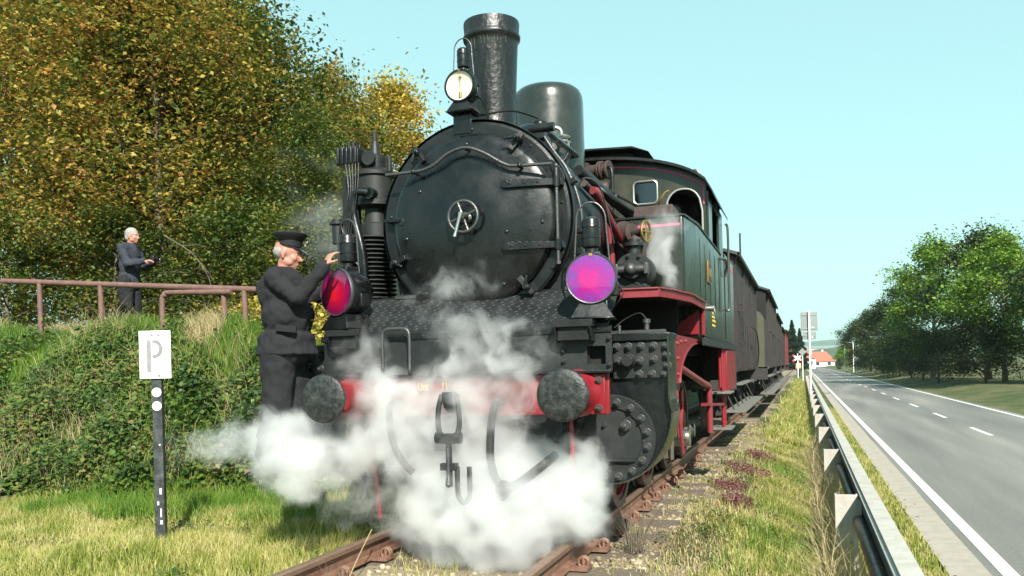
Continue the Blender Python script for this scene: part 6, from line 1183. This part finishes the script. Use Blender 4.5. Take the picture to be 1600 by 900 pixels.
# ================================================================== STEAM
def steam(name, label, blobs, lo, hi, dens, warp=.34, erode=.9, nscale=2.6, step=.30, col=(1, 1, 1)):
    """sunlit steam: soft lobes around the leaking cylinder cocks, torn by noise"""
    m, ns, ls, b = nodes_of(name + '_vapour'); ns.remove(b); out = ns['Material Output']
    tc = ns.new('ShaderNodeTexCoord'); P = tc.outputs['Object']
    nw = ns.new('ShaderNodeTexNoise'); nw.inputs['Scale'].default_value = nscale * .7; nw.inputs['Detail'].default_value = 1; ls.new(P, nw.inputs[0])
    sb_ = ns.new('ShaderNodeVectorMath'); sb_.operation = 'SUBTRACT'; sb_.inputs[1].default_value = (.5, .5, .5); ls.new(nw.outputs['Color'], sb_.inputs[0])
    sc_ = ns.new('ShaderNodeVectorMath'); sc_.operation = 'MULTIPLY_ADD'; sc_.inputs[1].default_value = (warp * 2,) * 3; ls.new(sb_.outputs[0], sc_.inputs[0]); ls.new(P, sc_.inputs[2])
    acc = None
    for c_, r_, a_ in blobs:
        s_ = ns.new('ShaderNodeVectorMath'); s_.operation = 'SUBTRACT'; s_.inputs[1].default_value = c_; ls.new(sc_.outputs[0], s_.inputs[0])
        d_ = ns.new('ShaderNodeVectorMath'); d_.operation = 'DIVIDE'; d_.inputs[1].default_value = r_; ls.new(s_.outputs[0], d_.inputs[0])
        l_ = ns.new('ShaderNodeVectorMath'); l_.operation = 'LENGTH'; ls.new(d_.outputs[0], l_.inputs[0])
        mr = ns.new('ShaderNodeMapRange'); mr.interpolation_type = 'SMOOTHSTEP'; mr.inputs[1].default_value = 1; mr.inputs[2].default_value = .1; mr.inputs[3].default_value = 0; mr.inputs[4].default_value = a_; ls.new(l_.outputs['Value'], mr.inputs[0])
        if acc is None: acc = mr.outputs[0]
        else: ad = ns.new('ShaderNodeMath'); ad.operation = 'ADD'; ls.new(acc, ad.inputs[0]); ls.new(mr.outputs[0], ad.inputs[1]); acc = ad.outputs[0]
    n2 = ns.new('ShaderNodeTexNoise'); n2.inputs['Scale'].default_value = nscale; n2.inputs['Detail'].default_value = 6; n2.inputs['Roughness'].default_value = .70; ls.new(sc_.outputs[0], n2.inputs[0])
    mn = ns.new('ShaderNodeMath'); mn.operation = 'MINIMUM'; mn.inputs[1].default_value = 1.15; ls.new(acc, mn.inputs[0])
    v_ = ns.new('ShaderNodeMath'); v_.operation = 'MULTIPLY_ADD'; v_.inputs[1].default_value = erode; ls.new(mn.outputs[0], v_.inputs[0]); ls.new(n2.outputs[0], v_.inputs[2])
    mk = ns.new('ShaderNodeMapRange'); mk.interpolation_type = 'SMOOTHSTEP'; mk.inputs[1].default_value = .56; mk.inputs[2].default_value = .82; ls.new(v_.outputs[0], mk.inputs[0])
    mu = ns.new('ShaderNodeMath'); mu.operation = 'MULTIPLY'; ls.new(acc, mu.inputs[0]); ls.new(mk.outputs[0], mu.inputs[1])
    m2 = ns.new('ShaderNodeMath'); m2.operation = 'MULTIPLY'; m2.inputs[1].default_value = dens; ls.new(mu.outputs[0], m2.inputs[0])
    pv = ns.new('ShaderNodeVolumePrincipled'); pv.inputs['Color'].default_value = (*col, 1); pv.inputs['Anisotropy'].default_value = .15; ls.new(m2.outputs[0], pv.inputs['Density'])
    ls.new(pv.outputs[0], out.inputs['Volume']); m.cycles.volume_step_rate = step
    mb = MB()
    for c_, r_, a_ in blobs: mb.ball(c_, tuple(k + warp * .45 for k in r_), 20, 12)
    o = mb.build(name, m, smooth=False); rm = o.modifiers.new('remesh', 'REMESH'); rm.mode = 'VOXEL'; rm.voxel_size = .05
    return tag(o, label, 'steam', kind='stuff')
steam('steam_cloud', 'white steam billowing from the front of the locomotive over the rails', [
    ((.12, .16, .42), (.50, .22, .40), .85), ((.45, .2, .25), (.45, .25, .40), 1.0), ((.18, .48, .10), (.66, .50, .50), 2.8), ((.58, .48, .28), (.50, .42, .52), 2.2), ((-.22, .48, .22), (.52, .45, .50), 1.9), ((.86, .42, .42), (.36, .36, .48), 1.5), ((.22, .36, .62), (.66, .28, .42), 1.4),
    ((-.45, .30, .72), (.52, .32, .40), 1.4), ((-.90, .28, .68), (.50, .34, .36), .95), ((-1.28, .22, .74), (.50, .32, .32), .88), ((-1.68, .22, .74), (.52, .30, .28), .80), ((-2.10, .22, .66), (.46, .28, .22), .66), ((-.85, .45, .30), (.50, .40, .42), .70), ((-1.22, .04, .66), (.44, .30, .50), 1.5), ((-.95, .0, .50), (.42, .3, .38), .65),
    ((-.58, .27, 1.04), (.44, .20, .36), 1.6), ((-.18, .26, 1.0), (.50, .18, .34), 1.35), ((.28, .25, 1.02), (.52, .18, .34), 1.15), ((-.74, .29, 1.36), (.30, .15, .30), 1.0), ((.05, .29, 1.32), (.46, .15, .30), .95), ((.50, .27, 1.30), (.42, .15, .28), .85), ((.12, .31, 1.58), (.48, .19, .26), .72), ((-.02, .46, 1.86), (.44, .24, .22), .66), ((.38, .34, 1.52), (.36, .15, .22), .6), ((-.30, .42, 1.74), (.3, .2, .16), .5)],
    (-2.3, -1.0, -.185), (1.5, .40, 2.15), 5.2, warp=.20, erode=.30, nscale=6.5, step=.32)
steam('steam_wisp', 'small wisp of steam rising in front of the right side tank', [((1.28, 1.98, 1.98), (.16, .12, .24), 1.3), ((1.20, 1.98, 2.22), (.26, .14, .28), .9), ((1.30, 2.0, 2.45), (.3, .16, .22), .6)], (.9, 1.82, 1.83), (1.62, 2.19, 2.75), 9, warp=.14, nscale=6, step=.25, erode=.34)
steam('steam_haze', 'thin steam drifting behind the railwayman beside the pump', [((-1.65, 1.5, 2.55), (.55, .4, .42), .7), ((-2.2, 2.0, 3.2), (.6, .4, .7), .25), ((-1.5, 1.3, 2.2), (.4, .3, .3), .5)], (-3.0, .9, 1.7), (-1.32, 2.6, 4.2), 2.4, warp=.25, nscale=3, step=.3, erode=.36)

# ================================================================== AIR
m, ns, ls, b = nodes_of('haze_air'); ns.remove(b); pv = ns.new('ShaderNodeVolumePrincipled'); pv.inputs['Color'].default_value = (.80, .93, 1, 1); pv.inputs['Density'].default_value = .00016; pv.inputs['Anisotropy'].default_value = .3
ls.new(pv.outputs[0], ns['Material Output'].inputs['Volume'])
mb = MB(); mb.bx(-2600, 2600, -80, 6100, -5, 130); tag(mb.build('haze', m, smooth=False), 'thin blue haze over the distant valley', 'haze', kind='stuff')
